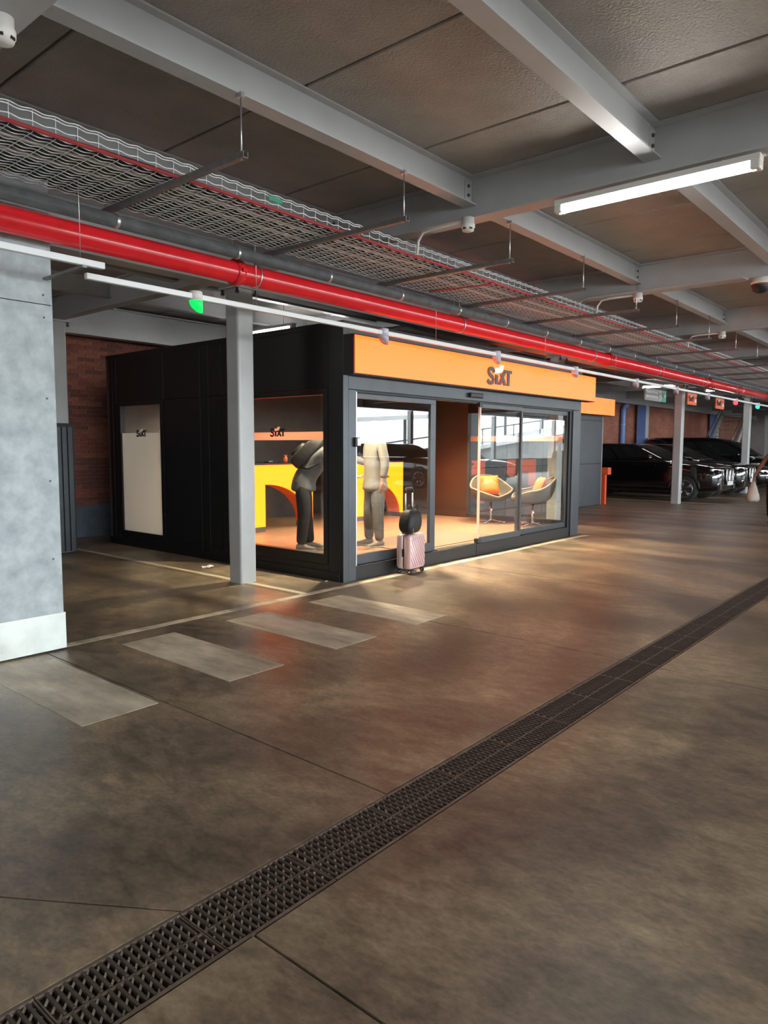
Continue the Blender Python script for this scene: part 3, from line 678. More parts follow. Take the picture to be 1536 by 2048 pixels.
# ================================================================== OVERHEAD SERVICES
def build_tray():
    t = thing('cable_tray', 'long wire mesh cable tray hanging under the ceiling beams', 'cable tray', (10, 4.3, 3.06))
    ya, yb, z0 = 3.90, 4.66, 3.075; xs, xe = .9, 29.9
    n = int((xe-xs)/.02)
    def wave(y, z, ay, az, ph):
        return [(xs+.02*i, y+ay*math.sin(2*PI*(i*.02)/.12+ph), z+az*math.sin(2*PI*(i*.02)/.12+ph)) for i in range(n+1)]
    bw = MB().tube(wave(0, 0, .001, .005, 0), .0034, 4, False).mesh('mesh_wire', M_ZINC); bw2 = MB().tube(wave(0, 0, .001, .005, .5), .0034, 4, False).mesh('mesh_wire', M_ZINC)
    for i in range(17): inst('mesh_wire', (bw, bw2)[i % 2], t, (0, ya+(yb-ya)*i/16, z0))
    for y in (ya, yb):
        for j, z in enumerate((.045, .09, .105)): inst('mesh_wire', (bw, bw2)[j % 2], t, (0, y, z0+z))
    cw = MB().tube([(0, ya, .105), (0, ya, .0), (0, ya+.01, -.004), (0, yb-.01, -.004), (0, yb, .0), (0, yb, .105)], .0019, 4, True, False).mesh('cross_wire', M_ZINC)
    for i in range(241): inst('cross_wire', cw, t, (xs+.03+.12*i, 0, z0))
build_tray()
def build_cables():
    sp = [('cable', 'dark blue power cable lying at the front edge of the tray', mat('navy_cable', (.008, .012, .04), .5), 3.95, .016), ('cable', 'dark blue power cable lying second from the front of the tray', MATS['navy_cable'], 3.99, .018),
          ('cable', 'black power cable lying in the front half of the tray', M_PLASTIC, 4.035, .016), ('cable', 'bundle strand of thin white data cable in the tray', M_WHITEP, 4.08, .008), ('cable', 'thin grey data cable beside the white one in the tray', M_GALV, 4.10, .008),
          ('cable', 'dark green power cable in the middle of the tray', mat('green_cable', (.012, .03, .018), .5), 4.16, .02), ('cable', 'olive flat cable in the middle of the tray', mat('olive_cable', (.045, .036, .012), .5), 4.23, .024),
          ('cable', 'thin white data cable behind the olive cable', M_WHITEP, 4.285, .009), ('cable', 'grey data cable behind the olive cable', mat('grey_cable', (.16, .16, .16), .5), 4.32, .014), ('cable', 'black cable in the rear half of the tray', M_PLASTIC, 4.37, .02),
          ('cable', 'dark green cable in the rear half of the tray', MATS['green_cable'], 4.43, .02), ('cable', 'second black cable near the back of the tray', M_PLASTIC, 4.49, .02), ('cable', 'dark green cable near the back of the tray', MATS['green_cable'], 4.55, .018), ('cable', 'black cable along the back edge of the tray', M_PLASTIC, 4.61, .018)]
    for n_, lab, m, y, r in sp:
        pts = []; ph = 1.3
        for i in range(60):
            x = .9+29*i/59; pts.append((x, y+.012*math.sin(x*1.7+ph)+.006*math.sin(x*4.1+ph), 3.084+r+.004*math.sin(x*2.3+ph)))
        tag(MB().tube(pts, r, 6).build(n_, m), lab, 'cable', 'cables lying in the wire tray')
    tag(MB().tube([(.9, 3.888, 3.082), (29.9, 3.888, 3.082)], .012, 8).build('cable', M_REDC), 'red cable clipped along the lower front edge of the tray', 'cable', 'cables lying in the wire tray')
    d = [(4.15+(.03*math.sin(i*.7)), 4.6-(.72*i/12), 3.055) for i in range(13)]
    tag(MB().tube([(6.25, 3.86, 3.08)]+[(6.2-.012*i, 3.88+.06*i, 3.052) for i in range(12)], .008, 6).build('cable', M_REDC), 'short red cable crossing under the tray beneath the conduit', 'cable')
build_cables()
def build_trapezes():
    xs = [2.63, 4.07, 5.53, 6.99, 8.42, 9.82, 11.25, 12.7, 14.1, 15.5, 17., 18.4]
    where = ['nearest the camera, at the left', 'second from the left', 'third from the left', 'fourth from the left', 'fifth from the left', 'sixth from the left', 'seventh from the left', 'eighth from the left']
    b = MB(); b.box(-.018, .018, 3.24, 4.78, 3.035, 3.039); b.box(-.018, -.0145, 3.24, 4.78, 3.039, 3.068); b.box(.0145, .018, 3.24, 4.78, 3.039, 3.068)
    bme = b.mesh('strut', M_STRUT)
    for i, x in enumerate(xs):
        lab = 'steel strut hanger carrying the cable tray, '+where[i] if i < 8 else 'distant steel strut hanger carrying the cable tray'
        t = thing('tray_hanger', lab, 'hanger', (x, 4.0, 3.04), group='strut hangers under the cable tray')
        inst('strut', bme, t, (x, 0, 0))
        MB().tube([(x, 3.275, 3.03), (x, 3.275, 3.37)], .005, 6).build('threaded_rod', M_GALV, t)
        MB().tube([(x, 4.76, 3.03), (x, 4.76, 3.37)], .005, 6).build('threaded_rod', M_GALV, t)
        MB().box(x-.015, x+.015, 3.255, 3.30, 3.362, 3.385).build('beam_clamp', M_GALV, t); MB().lathe([(.011, 3.068), (.011, 3.078)], 6, (x, 3.275, 0), False).build('nut', M_GALV, t)
build_trapezes()
def build_pipes():
    t = thing('sprinkler_main', 'big glossy red sprinkler pipe running along the hall', 'pipe', (10, 4.8, 2.86))
    MB().tube([(X0+.3, 4.8, 2.862), (45.5, 4.8, 2.862)], .084, 24).build('pipe', M_RED, t)
    for x in (3.78, 11.2, 16.6, 22.): 
        c = MB().lathe([(.086, -.035), (.104, -.03), (.104, .03), (.086, .035)], 24, (x, 4.8, 2.862), M=Matrix.Rotation(PI/2, 4, 'Y')).build('coupling', M_RED, t)
        for s in (-1, 1): q = MB().box(x-.02, x+.02, 4.8+s*.11-.014, 4.8+s*.11+.014, 2.862-.014, 2.862+.014).build('coupling_lug', M_RED); q.parent = c
    for x in (3.98, 7.0, 10.6, 13.4, 16.3, 19.2): 
        h = MB().tube([(x, 4.8+.09*math.cos(a), 2.862+.09*math.sin(a)) for a in [2*PI*k/24 for k in range(24)]], .008, 6, closed=True).build('ring_hanger', M_GALV, t)
        q = MB().tube([(x, 4.8, 2.95), (x, 4.8, 3.37)], .006, 6).build('hanger_rod', M_GALV); q.parent = h
    t = thing('insulated_pipe', 'dark grey insulated pipe between the cable tray and the red pipe', 'pipe', (10, 4.66, 2.98))
    MB().tube([(X0+.3, 4.62, 2.962), (45.5, 4.62, 2.962)], .046, 16).build('pipe', M_PIPE, t)
    for k in range(14):
        x = 2.63+1.02*k; h = MB().lathe([(.047, -.012), (.050, -.01), (.050, .01), (.047, .012)], 16, (x, 4.62, 2.962), M=Matrix.Rotation(PI/2, 4, 'Y')).build('pipe_clip', M_GALV, t)
        q = MB().tube([(x, 4.63, 3.0), (x, 4.672, 3.03), (x, 4.672, 3.37)], .004, 6).build('clip_rod', M_GALV); q.parent = h
build_pipes()
def build_rails():
    z = 2.578
    t = thing('guidance_rail', 'long thin white parking guidance rail running past the orange sign', 'rail', (10, 4.72, z))
    MB().box(2.44, 24., 4.67, 4.71, z-.02, z+.02).build('trunking', M_RAIL, t, bevel=.004)
    for x in (3.9, 6.4, 8.9, 11.3, 13.5, 15.9, 18.5): MB().tube([(x, 4.69, z+.02), (x, 4.69, 3.38)], .0022, 5).build('suspension_wire', M_GALV, t)
    t2 = thing('guidance_rail', 'short end of white guidance rail in front of the grey clad wall', 'rail', (1, 4.36, z))
    MB().box(X0+.3, 2.39, 4.34, 4.38, z-.02, z+.02).build('trunking', M_RAIL, t2, bevel=.004)
    MB().box(2.24, 2.27, 4.34, 4.88, z-.035, z-.021).build('link_bracket', M_STRUT, t2); MB().tube([(2.24, 4.36, z), (2.24, 4.36, 3.38)], .0022, 5).build('suspension_wire', M_GALV, t2)
    w = ['in front of the left end of the kiosk sign', 'above the kiosk logo', 'at the right end of the kiosk sign', 'just past the kiosk sign', 'by the car column', 'between the two small orange signs', 'near the far column', 'furthest along the rail']
    for i, (x, m) in enumerate(((3.31, M_GREEN), (5.52, M_INDIC), (7.66, M_INDIC), (9.82, M_INDIC), (12.16, M_INDIC), (14.2, M_INDIC), (16.2, M_INDIC), (18.4, M_REDL), (20.5, M_TEAL))):
        lab = 'glowing green bay indicator lamp in front of the near column' if i == 0 else ('red bay indicator lamp hanging far down the rail' if m is M_REDL else ('teal bay indicator lamp hanging furthest down the rail' if m is M_TEAL else 'pale bay indicator lamp '+w[i-1]))
        q = thing('bay_indicator', lab, 'indicator lamp', (x, 4.69, z), group='bay indicators on the guidance rail')
        MB().lathe([(.05, z-.03), (.05, z+.035), (.044, z+.04)], 20, (x, 4.69, 0)).build('housing', M_WHITEP if i == 0 else M_INDIC, q)
        sh = [(x+.05*math.cos(a), 4.69+.05*math.sin(a)) for a in [2*PI*k/20 for k in range(20)]]
        MB().loft([[(px, py, z-.03) for px, py in sh], [(px, py, z-.03-.085*min(1., max(.08, .5+(px-x)*10))) for px, py in sh]]).build('lens', m, q)
        if m in (M_GREEN, M_REDL): pass
build_rails()
def lamp(x, ya, yb, z, label, energy=True, along='y'):
    t = thing('batten_lamp', label, 'lamp', (x, (ya+yb)/2, z))
    if along == 'y':
        MB().box(x-.045, x+.045, ya-.03, yb+.03, z+.02, z+.06).build('housing', M_WHITEP, t, bevel=.006)
        MB().tube([(x, ya, z), (x, yb, z)], .032, 14).build('diffuser', M_TUBE, t)
        top = 3.268 if min(abs(x-p) for p in PX) < .1 else 3.6
        for y in (ya+.2, yb-.2): MB().tube([(x, y, z+.058), (x, y, top)], .006, 6).build('hanger_rod', M_GALV, t)
        for y in (ya, yb): MB().box(x-.045, x+.045, y-.03, y+.03, z-.03, z+.025).build('end_cap', M_WHITEP, t, bevel=.01)
    return t
lamp(4.96, 1.21, 2.52, 3.185, 'bright white batten lamp under the beam at upper right')
for i, (x, y) in enumerate(((-2.12, 1.86), (1.36, -2.2), (8.53, -2.2), (1.36, -6.2), (8.53, -6.2), (12.1, -2.2), (15.7, 1.0), (15.7, -4.), (22.95, 1.0), (30.1, 1.0))):  # lamps added out of view to lift the floor and ceiling brightness
    lamp(x, y-.65, y+.65, 3.185, ['added unseen batten lamp under the beam behind the camera', 'added unseen batten lamp over the aisle beside the camera', 'added unseen batten lamp over the aisle right of the camera', 'added unseen batten lamp near the open side, behind the camera', 'added unseen batten lamp near the open side, right of the camera', 'added unseen batten lamp over the aisle opposite the kiosk doors', 'added unseen batten lamp over the aisle past the kiosk', 'added unseen batten lamp near the open side past the kiosk', 'added unseen batten lamp over the aisle by the parked cars', 'added unseen batten lamp over the aisle past the parked cars'][i])
lamp(7.25, 7.9, 9.2, 3.18, 'lit white batten lamp above the kiosk roof behind the near column')
lamp(8.53, 8.0, 9.3, 3.185, 'added batten lamp hidden above the middle of the kiosk roof')  # added out of sight over the roof to brighten the back beam
lamp(1.36, 7.6, 8.9, 3.185, 'added batten lamp hidden behind the grey clad wall')  # another unseen added lamp, brightening the brickwork and beam at the back
lamp(20.6, 6.55, 7.75, 3.18, 'lit white batten lamp behind the station direction sign')
lamp(22.95, 5.6, 6.7, 3.18, 'lit white batten lamp beyond the far orange signs')
def detector(x, y, z, label, conduit):
    t = thing('smoke_detector', label, 'smoke detector', (x, y, z), group='smoke detectors under the beams')
    MB().lathe([(.05, z), (.05, z-.045), (.056, z-.05), (.056, z-.075), (.046, z-.10), (.02, z-.108)], 22, (x, y, 0)).build('body', M_WHITEP, t)
    for k in range(6): a = 2*PI*k/6; MB().box(-.012, .012, -.004, .004, 0, .012).xf(Matrix.Translation((x+.05*math.cos(a), y+.05*math.sin(a), z-.094)) @ Matrix.Rotation(a+PI/2, 4, 'Z')).build('vent', M_PLASTIC, t)
    MB().tube([(x, y, z-.0), (x, y, z+.003)], .03, 8).build('mount', M_WHITEP, t)
    if conduit: MB().tube([(x+(.0), y+.04, z-.02), (x, y+.35, z-.02), (x, y+.45, z-.03), (x, y+.50, z-.09), (x, y+.51, z-.2)], .011, 8).build('conduit', M_WHITEP, t)
detector(4.92, 3.30, 3.268, 'white smoke detector with conduit under the second beam', True)
detector(8.53, 3.30, 3.268, 'white smoke detector under the third beam', True)
detector(12.15, 3.34, 3.268, 'white smoke detector with conduit under the fourth beam', True)
detector(1.40, 3.34, 3.268, 'white smoke detector cut by the left edge at the top', False)
t = thing('dome_camera', 'black and white dome camera at the right edge under a beam', 'camera', (8.6, 2.0, 3.268))
MB().lathe([(.09, 3.268), (.09, 3.235), (.10, 3.23), (.10, 3.205)], 24, (8.62, 2.0, 0)).build('base', M_WHITEP, t); MB().lathe([(.098, 3.205), (.098, 3.19), (.08, 3.14), (.04, 3.115), (.01, 3.11)], 24, (8.62, 2.0, 0)).build('dome', M_PLASTIC, t)
MB().lathe([(.099, 3.195), (.099, 3.20)], 24, (8.62, 2.0, 0)).build('ring', M_TOTEM, t)
t = thing('conduit', 'grey conduit run along the lower edge of the third beam', 'conduit', (8.5, 2.8, 3.29)); MB().tube([(8.49, 2.1, 3.25), (8.49, 2.16, 3.285), (8.49, 3.9, 3.285), (8.49, 4.0, 3.26), (8.49, 4.02, 3.15)], .012, 8).build('pipe', M_BEAM, t)
t = thing('tray_tag', 'tiny green tag on the front of the cable tray', 'tag', (3.42, 3.893, 3.15)); MB().box(3.36, 3.48, 3.8915, 3.894, 3.135, 3.165).build('plate', M_SIGNGR, t); 
# hanging signs
def hanging(label, x0, x1, y, z0, z1, m, cat='sign'):
    t = thing('hanging_sign', label, cat, ((x0+x1)/2, y, z0)); MB().box(x0, x1, y, y+.03, z0, z1).build('panel', m, t, bevel=.004)
    for x in (x0+.06, x1-.06): MB().tube([(x, y+.015, z1-.01), (x, y+.015, 3.6)], .003, 5).build('wire', M_GALV, t)
    return t
def letters(t, txt, size, loc, m, name='lettering', fit=None):
    me = text_mesh(txt, size); me.materials.clear(); me.materials.append(m)
    o = bpy.data.objects.new(name, me); COL.objects.link(o); o.location = loc; o.rotation_euler = (PI/2, 0, 0)
    if fit:
        w = max(v.co.x for v in me.vertices)-min(v.co.x for v in me.vertices); o.scale = (fit/w, 1, 1)
    attach(o, t)
t = hanging('grey station direction sign with wheelchair symbol and green arrow end', 14.80, 16.02, 5.5, 2.43, 2.68, M_SIGNG)
MB().box(15.80, 16.021, 5.494, 5.5, 2.431, 2.679).build('green_end', M_SIGNGR, t)
letters(t, 'Puerta de Atocha', .10, (14.85, 5.497, 2.575), M_TEXTW, fit=.66); letters(t, 'PUERTA DE ATOCHA STATION', .055, (14.85, 5.497, 2.50), M_TEXTW, fit=.64)
for p in ([(15.84, 2.565), (15.94, 2.565)], [(15.90, 2.62), (15.955, 2.565), (15.90, 2.51)]): MB().tube([(x, 5.49, z) for x, z in p], .012, 6).build('arrow', M_TEXTW, t)
MB().lathe([(.018, -.003), (.018, .003)], 12, (15.64, 5.496, 2.64), M=Matrix.Rotation(PI/2, 4, 'X')).build('wheelchair_symbol', M_TEXTW, t)
MB().tube([(15.64, 5.494, 2.615), (15.645, 5.494, 2.56), (15.70, 5.494, 2.56), (15.72, 5.494, 2.50)], .009, 6).build('wheelchair_symbol', M_TEXTW, t)
MB().tube([(15.655+.055*math.cos(a), 5.494, 2.515+.05*math.sin(a)) for a in [PI*.75+1.35*PI*k/14 for k in range(15)]], .008, 6).build('wheelchair_symbol', M_TEXTW, t)
def small_sign(x0, label, w):
    t = hanging(label, x0, x0+w, 5.3, 2.43, 2.69, M_ORSIGN); k = w/.95
    put_wordmark(t, (x0+.06, 5.298, 2.51), 0, .80*k, .004, M_LOGOB, M_TEXTW)
    MB().box(x0+w-.22*k, x0+w-.06*k, 5.296, 5.3, 2.49, 2.58).build('white_square', M_TEXTW, t)
small_sign(16.87, 'small orange hanging sign nearer the column', .64); small_sign(19.05, 'small orange hanging sign further from the column', .70)

# ================================================================== CARS
def make_car(label, van=False, sedan=False):
    t = thing('parked_car', label, 'car', (0, 0, 0), local=True, group='black cars parked nose to the aisle')
    hw = .95
    if van: st = [(0, .70, .36, .86), (.06, .82, .28, .95), (.3, .92, .23, 1.02), (.75, .95, .22, 1.10), (1.3, .95, .22, 1.12), (2.6, .95, .22, 1.12), (4.2, .95, .22, 1.12), (4.75, .94, .24, 1.12), (4.92, .90, .30, 1.10), (4.96, .84, .40, 1.0)]; L = 4.96; fw, rw = .88, 3.95; wr = .33
    elif sedan: st = [(0, .68, .34, .66), (.06, .80, .26, .76), (.35, .91, .20, .86), (.95, .94, .19, .94), (1.45, .94, .19, .97), (2.6, .94, .19, .97), (3.9, .94, .19, .99), (4.6, .92, .22, .99), (4.82, .86, .30, .93), (4.86, .8, .4, .85)]; L = 4.86; fw, rw = .9, 3.85; wr = .33
    else: st = [(0, .70, .38, .82), (.06, .82, .28, .90), (.3, .92, .23, .98), (.9, .95, .22, 1.05), (1.35, .95, .22, 1.09), (2.5, .95, .22, 1.08), (3.8, .95, .22, 1.10), (4.45, .93, .26, 1.10), (4.66, .87, .34, 1.04), (4.70, .80, .42, .95)]; L = 4.7; fw, rw = .88, 3.72; wr = .345
    rings = []
    for y, h, zb, zt in st:
        half = [(.0, zb), (-.75*h, zb), (-.95*h, zb+.06), (-h, zb+.22), (-h, zb+(zt-zb)*.62), (-.985*h, zt-.10), (-.90*h, zt-.015), (-.6*h, zt+.012), (0, zt+.02)]
        ring = half+[(-x, z) for x, z in half[-2:0:-1]]
        rings.append([(x, y, z) for x, z in ring])
    MB().loft(rings).build('body', M_CAR, t, sub=1)
    # greenhouse
    if van: zz = [(1.08, .78, 4.90, .92), (1.25, 1.02, 4.88, .90), (1.50, 1.42, 4.85, .84), (1.70, 1.80, 4.80, .78), (1.80, 2.15, 4.70, .70), (1.835, 2.6, 4.4, .55)]
    elif sedan: zz = [(.93, 1.35, 4.55, .90), (1.06, 1.62, 4.35, .85), (1.22, 2.0, 4.05, .77), (1.33, 2.3, 3.75, .70), (1.385, 2.6, 3.5, .62), (1.40, 2.9, 3.2, .45)]
    else: zz = [(1.04, 1.22, 4.6, .91), (1.18, 1.52, 4.52, .88), (1.36, 1.88, 4.42, .80), (1.49, 2.15, 4.32, .73), (1.55, 2.40, 4.2, .65), (1.57, 2.8, 3.9, .5)]
    rings = [[(x, y, z) for x, y in rrect(-h, h, a, b, min(.16, h*.3), 3)] for z, a, b, h in zz]
    MB().loft(rings).build('roof', M_CAR, t)
    def lin(z):
        for (z0, a0, b0, h0), (z1, a1, b1, h1) in zip(zz, zz[1:]):
            if z <= z1: k = (z-z0)/(z1-z0); return a0+(a1-a0)*k, b0+(b1-b0)*k, h0+(h1-h0)*k
        return zz[-1][1:]
    zb, zm = zz[0][0]+.07, zz[3][0]-.02; n = 5
    zs = [zb+(zm-zb)*i/n for i in range(n+1)]
    # windscreen
    g = MB(); v = []; e = .006
    for z in zs:
        a, b, h = lin(z)
        for u in (-1, -.5, 0, .5, 1): v.append((u*(h-.13), a-e-.0, z))
    for z in zs:
        a, b, h = lin(z)
        for u in (-1, -.5, 0, .5, 1): v.append((u*(h-.13), a+.01, z))
    q = [(i*5+j, i*5+j+1, (i+1)*5+j+1, (i+1)*5+j) for i in range(n) for j in range(4)]
    g.add(v, q+[tuple(k+5*(n+1) for k in f) for f in q], True); g.build('windscreen', M_CARGL, t)
    # side windows
    span = [(.0, .36), (.39, .68), (.71, .95)] if van else [(.0, .40), (.43, .74), (.77, .96)]
    for s in (-1, 1):
        for u0, u1 in span:
            v = []
            for off in (e, -.008):
                for z in zs:
                    a, b, h = lin(z); a += .16; b -= .14
                    for u in (u0, u1): v.append((s*(h+off), a+(b-a)*u, z))
            q = [(i*2, i*2+1, i*2+3, i*2+2) for i in range(n)]; m = 2*(n+1)
            q = q+[tuple(k+m for k in f) for f in q]
            MB().add(v, q, False).build('side_window', M_CARGL, t)
        a, b, h = lin(zb); 
        MB().box(min(s*h, s*(h+.008)), max(s*h, s*(h+.008)), a+.2, b-.2, zb-.035, zb-.022).build('window_trim', M_CHROME, t)
        mz = zb+.02; mm = MB().sphere((s*(h+.16), a+.42, mz+.05), (.11, .06, .07), 10, 6); mm.tube([(s*(h-.02), a+.45, mz), (s*(h+.1), a+.43, mz+.03)], .02, 6); mm.build('mirror', M_CAR, t)
        hz = st[1][3]-.06
        MB().loft([[(s*.42, .02, hz-.03), (s*.42, .02, hz+.02), (s*.43, .05, hz+.02), (s*.43, .05, hz-.03)], [(s*.66, .045, hz-.04), (s*.66, .05, hz+.035), (s*.67, .1, hz+.035), (s*.67, .1, hz-.04)], [(s*.86, .19, hz-.01), (s*.86, .2, hz+.05), (s*.85, .24, hz+.05), (s*.85, .24, hz-.01)]], False).build('headlight', M_LIGHTC, t)
        MB().box(min(s*.55, s*.72), max(s*.55, s*.72), .01, .05, .34, .46).build('intake', M_PLASTIC, t); MB().tube([(s*.5, .005, .33), (s*.74, .05, .34), (s*.78, .06, .5), (s*.70, .02, .52)], .012, 6).build('intake_trim', M_CHROME, t)
        gw, gh, gz = .14, .17, st[1][3]-.20
        MB().tube([(s*(.165)+x, -.025+.0*z, gz+z) for x, z in rrect(-gw, gw, -gh, gh, .06, 4)], .018, 6, closed=True).build('grille_surround', M_CHROME, t)
        MB().prism([(s*.165+x, gz+z) for x, z in rrect(-gw, gw, -gh, gh, .06, 4)], -.02, .06, 'y').build('grille', M_PLASTIC, t)
        for yw in (fw, rw):
            R_ = Matrix.Rotation(PI/2, 4, 'Y'); c = (s*(hw-.10), yw, wr)
            wl = MB().lathe([(wr-.12, -.12), (wr-.02, -.12), (wr, -.09), (wr, .09), (wr-.02, .12), (wr-.12, .12)], 28, c, M=R_).build('tyre', M_TYRE, t)
            sx = s*(hw+.012)
            rm = MB().tube([(sx, yw+(wr-.11)*math.cos(a), wr+(wr-.11)*math.sin(a)) for a in [2*PI*k/28 for k in range(28)]], .013, 6, closed=True)
            for k in range(5):
                a = 2*PI*k/5+.2
                for da in (-.12, .12): rm.tube([(sx, yw+.04*math.cos(a), wr+.04*math.sin(a)), (sx, yw+(wr-.11)*math.cos(a+da), wr+(wr-.11)*math.sin(a+da))], .013, 5)
            q = rm.build('rim', M_RIM); q.parent = wl
            MB().tube([(s*(hw-.006), yw+(wr+.055)*math.cos(a), wr+(wr+.055)*math.sin(a)) for a in [PI*k/14 for k in range(15)]], .03, 6).build('wheel_arch', M_PLASTIC, t)
    MB().box(-.26, .26, -.055, -.035, .44, .55).build('number_plate', M_PLATE, t)
    return t
def place(car, x, y, rz=0.): car.location = (x, y, 0); car.rotation_euler = (0, 0, rz); return car
c1 = place(make_car('nearest black car, with the orange post at its tail and a column at its wheel'), 20.95, 5.42)
c2 = copy_tree(c1); place(c2, 23.5, 5.45); c2['label'] = 'second black car, just behind the nearest one'
c3 = place(make_car('third black car, low sloping bonnet beside the far column', sedan=True), 26.0, 5.35)
c4 = place(make_car('tall black van furthest back in the row of parked cars', van=True), 28.8, 5.6)
c5 = copy_tree(c1); place(c5, 20.5, -3.6, PI); c5['label'] = 'black car across the aisle, seen only as a reflection in the left glazing'; c5['group'] = 'cars across the aisle'
c6 = copy_tree(c3); place(c6, 24.2, -3.8, PI); c6['label'] = 'second black car across the aisle, reflected in the kiosk glazing'; c6['group'] = 'cars across the aisle'

# far staircase and mesh cage beyond the van
t = thing('staircase', 'grey steel staircase with pale handrails at the far end', 'staircase', (36, 9.2, 0))
for y in (8.6, 9.7):
    MB().prism([(32.2, 0), (32.6, 0), (36.4, 3.1), (36.0, 3.1)], y, y+.05, 'y').build('stringer', M_CONC, t)
    MB().tube([(32.1, y, .95), (36.0, y, 4.0-.5)], .03, 6).build('handrail', M_GALV, t); MB().tube([(32.3, y, .55), (36.2, y, 3.4)], .025, 6).build('midrail', M_GALV, t)
for k in range(15): MB().box(32.4+.255*k, 32.7+.255*k, 8.65, 9.7, .15+.2*k, .18+.2*k).build('tread', M_CONC, t)
t = thing('mesh_cage', 'grey wire mesh enclosure with a pale frame at the far end', 'enclosure', (38, 7.4, 0))
MB().box(37.5, 37.53, 5.2, 8.2, 0, 3.0).build('mesh_panel', M_CONC, t)
for y in (5.2, 6.7, 8.2): MB().box(37.44, 37.5, y-.03, y+.03, 0, 3.0).build('frame_post', M_GALV, t)
MB().tube([(37.45, 5.3, .6), (37.45, 6.6, 2.9)], .03, 6).build('brace', M_GALV, t); MB().box(37.44, 37.5, 5.2, 8.2, 2.94, 3.0).build('frame_rail', M_GALV, t)

# ================================================================== PEOPLE
def skin(name, nodes, edges, root, m, parent, M_, sub=1):
    me = bpy.data.meshes.new(name); bm = bmesh.new(); lay = bm.verts.layers.skin.verify(); ids = {}
    for k, (p, r) in nodes.items():
        v = bm.verts.new(M_ @ Vector(p)); rr = r if isinstance(r, tuple) else (r, r)
        v[lay].radius = rr; v[lay].use_root = (k == root); ids[k] = v
    for a, b in edges: bm.edges.new((ids[a], ids[b]))
    bm.to_mesh(me); bm.free(); me.materials.append(m)
    o = bpy.data.objects.new(name, me); COL.objects.link(o)
    k = o.modifiers.new('skin', 'SKIN'); k.use_smooth_shade = True; q = o.modifiers.new('sub', 'SUBSURF'); q.levels = sub+1; q.render_levels = sub+1
    attach(o, parent); return o
def chain(*a): return list(zip(a, a[1:]))
def hand_nodes(nodes, edges, wrist, side, W_, d, across, pre):
    """five fingers from a palm at W_, pointing along d, palm width along across (both unit Vectors)"""
    P_ = W_+d*.075; nodes[pre+'palm'] = (tuple(P_), .024); edges.append((wrist, pre+'palm'))
    curl = d.cross(across)*side
    for i, (o, l) in enumerate(((-.027, .062), (-.009, .072), (.009, .068), (.026, .055))):
        a = P_+across*o+d*.022; b = a+d*l*.55+curl*.008; c = b+d*l*.35+curl*.026
        nodes[f'{pre}f{i}a'] = (tuple(a), .0095); nodes[f'{pre}f{i}b'] = (tuple(b), .0085); nodes[f'{pre}f{i}c'] = (tuple(c), .007); edges += chain(pre+'palm', f'{pre}f{i}a', f'{pre}f{i}b', f'{pre}f{i}c')
    a = P_-d*.035-across*.034; b = a+d*.035-across*.016; nodes[pre+'t1'] = (tuple(a), .0105); nodes[pre+'t2'] = (tuple(b), .0085); edges += chain(pre+'palm', pre+'t1', pre+'t2')
def head_parts(t, M_, c, fwd, up, hairm, skinm, hair=True):
    """face details on a head centred at c (local), facing fwd"""
    f = Vector(fwd).normalized(); u = Vector(up).normalized(); l = u.cross(f); c = Vector(c)
    B = Matrix((f, l, u)).transposed().to_4x4(); B.translation = c; A = M_ @ B
    for s in (-1, 1):
        MB().sphere((.083, s*.032, .01), (.010, .014, .008), 10, 6).xf(A).build('eye', M_PLASTIC, t); MB().sphere((-.005, s*.082, -.005), (.022, .012, .032), 10, 6).xf(A).build('ear', skinm, t)
    MB().loft([[(.082, -.008, .012), (.082, .008, .012), (.085, .006, .014), (.085, -.006, .014)], [(.085, -.016, -.03), (.085, .016, -.03), (.112, .010, -.028), (.112, -.010, -.028)]]).xf(A).build('nose', skinm, t)
    MB().sphere((.082, 0, -.055), (.008, .024, .006), 10, 5).xf(A).build('mouth', M_TOTEM if False else mat('lips', (.25, .10, .08), .5), t)
    if hair: MB().sphere((-.018, 0, .03), (.095, .086, .095), 16, 10).xf(A).build('hair', hairm, t)
def shoe(t, M_, x, y, z, rz, m):
    A = M_ @ Matrix.Translation((x, y, z)) @ Matrix.Rotation(rz, 4, 'Z'); n = 12; R = []
    for px, w, h in ((-.085, .028, .06), (-.06, .038, .085), (0, .042, .085), (.06, .046, .062), (.12, .048, .045), (.165, .036, .034), (.185, .012, .022)):
        R.append([(px, w*math.cos(a), .012+h/2+h/2*math.sin(a)) for a in [2*PI*k/n for k in range(n)]])
    MB().loft(R).xf(A).build('shoe', m, t)
    MB().prism([(px, w) for px, w in ((-.095, -.03), (-.05, -.042), (.06, -.048), (.14, -.046), (.19, -.01), (.19, .01), (.14, .046), (.06, .048), (-.05, .042), (-.095, .03))], 0, .018).xf(A).build('sole', M_SOLE, t)

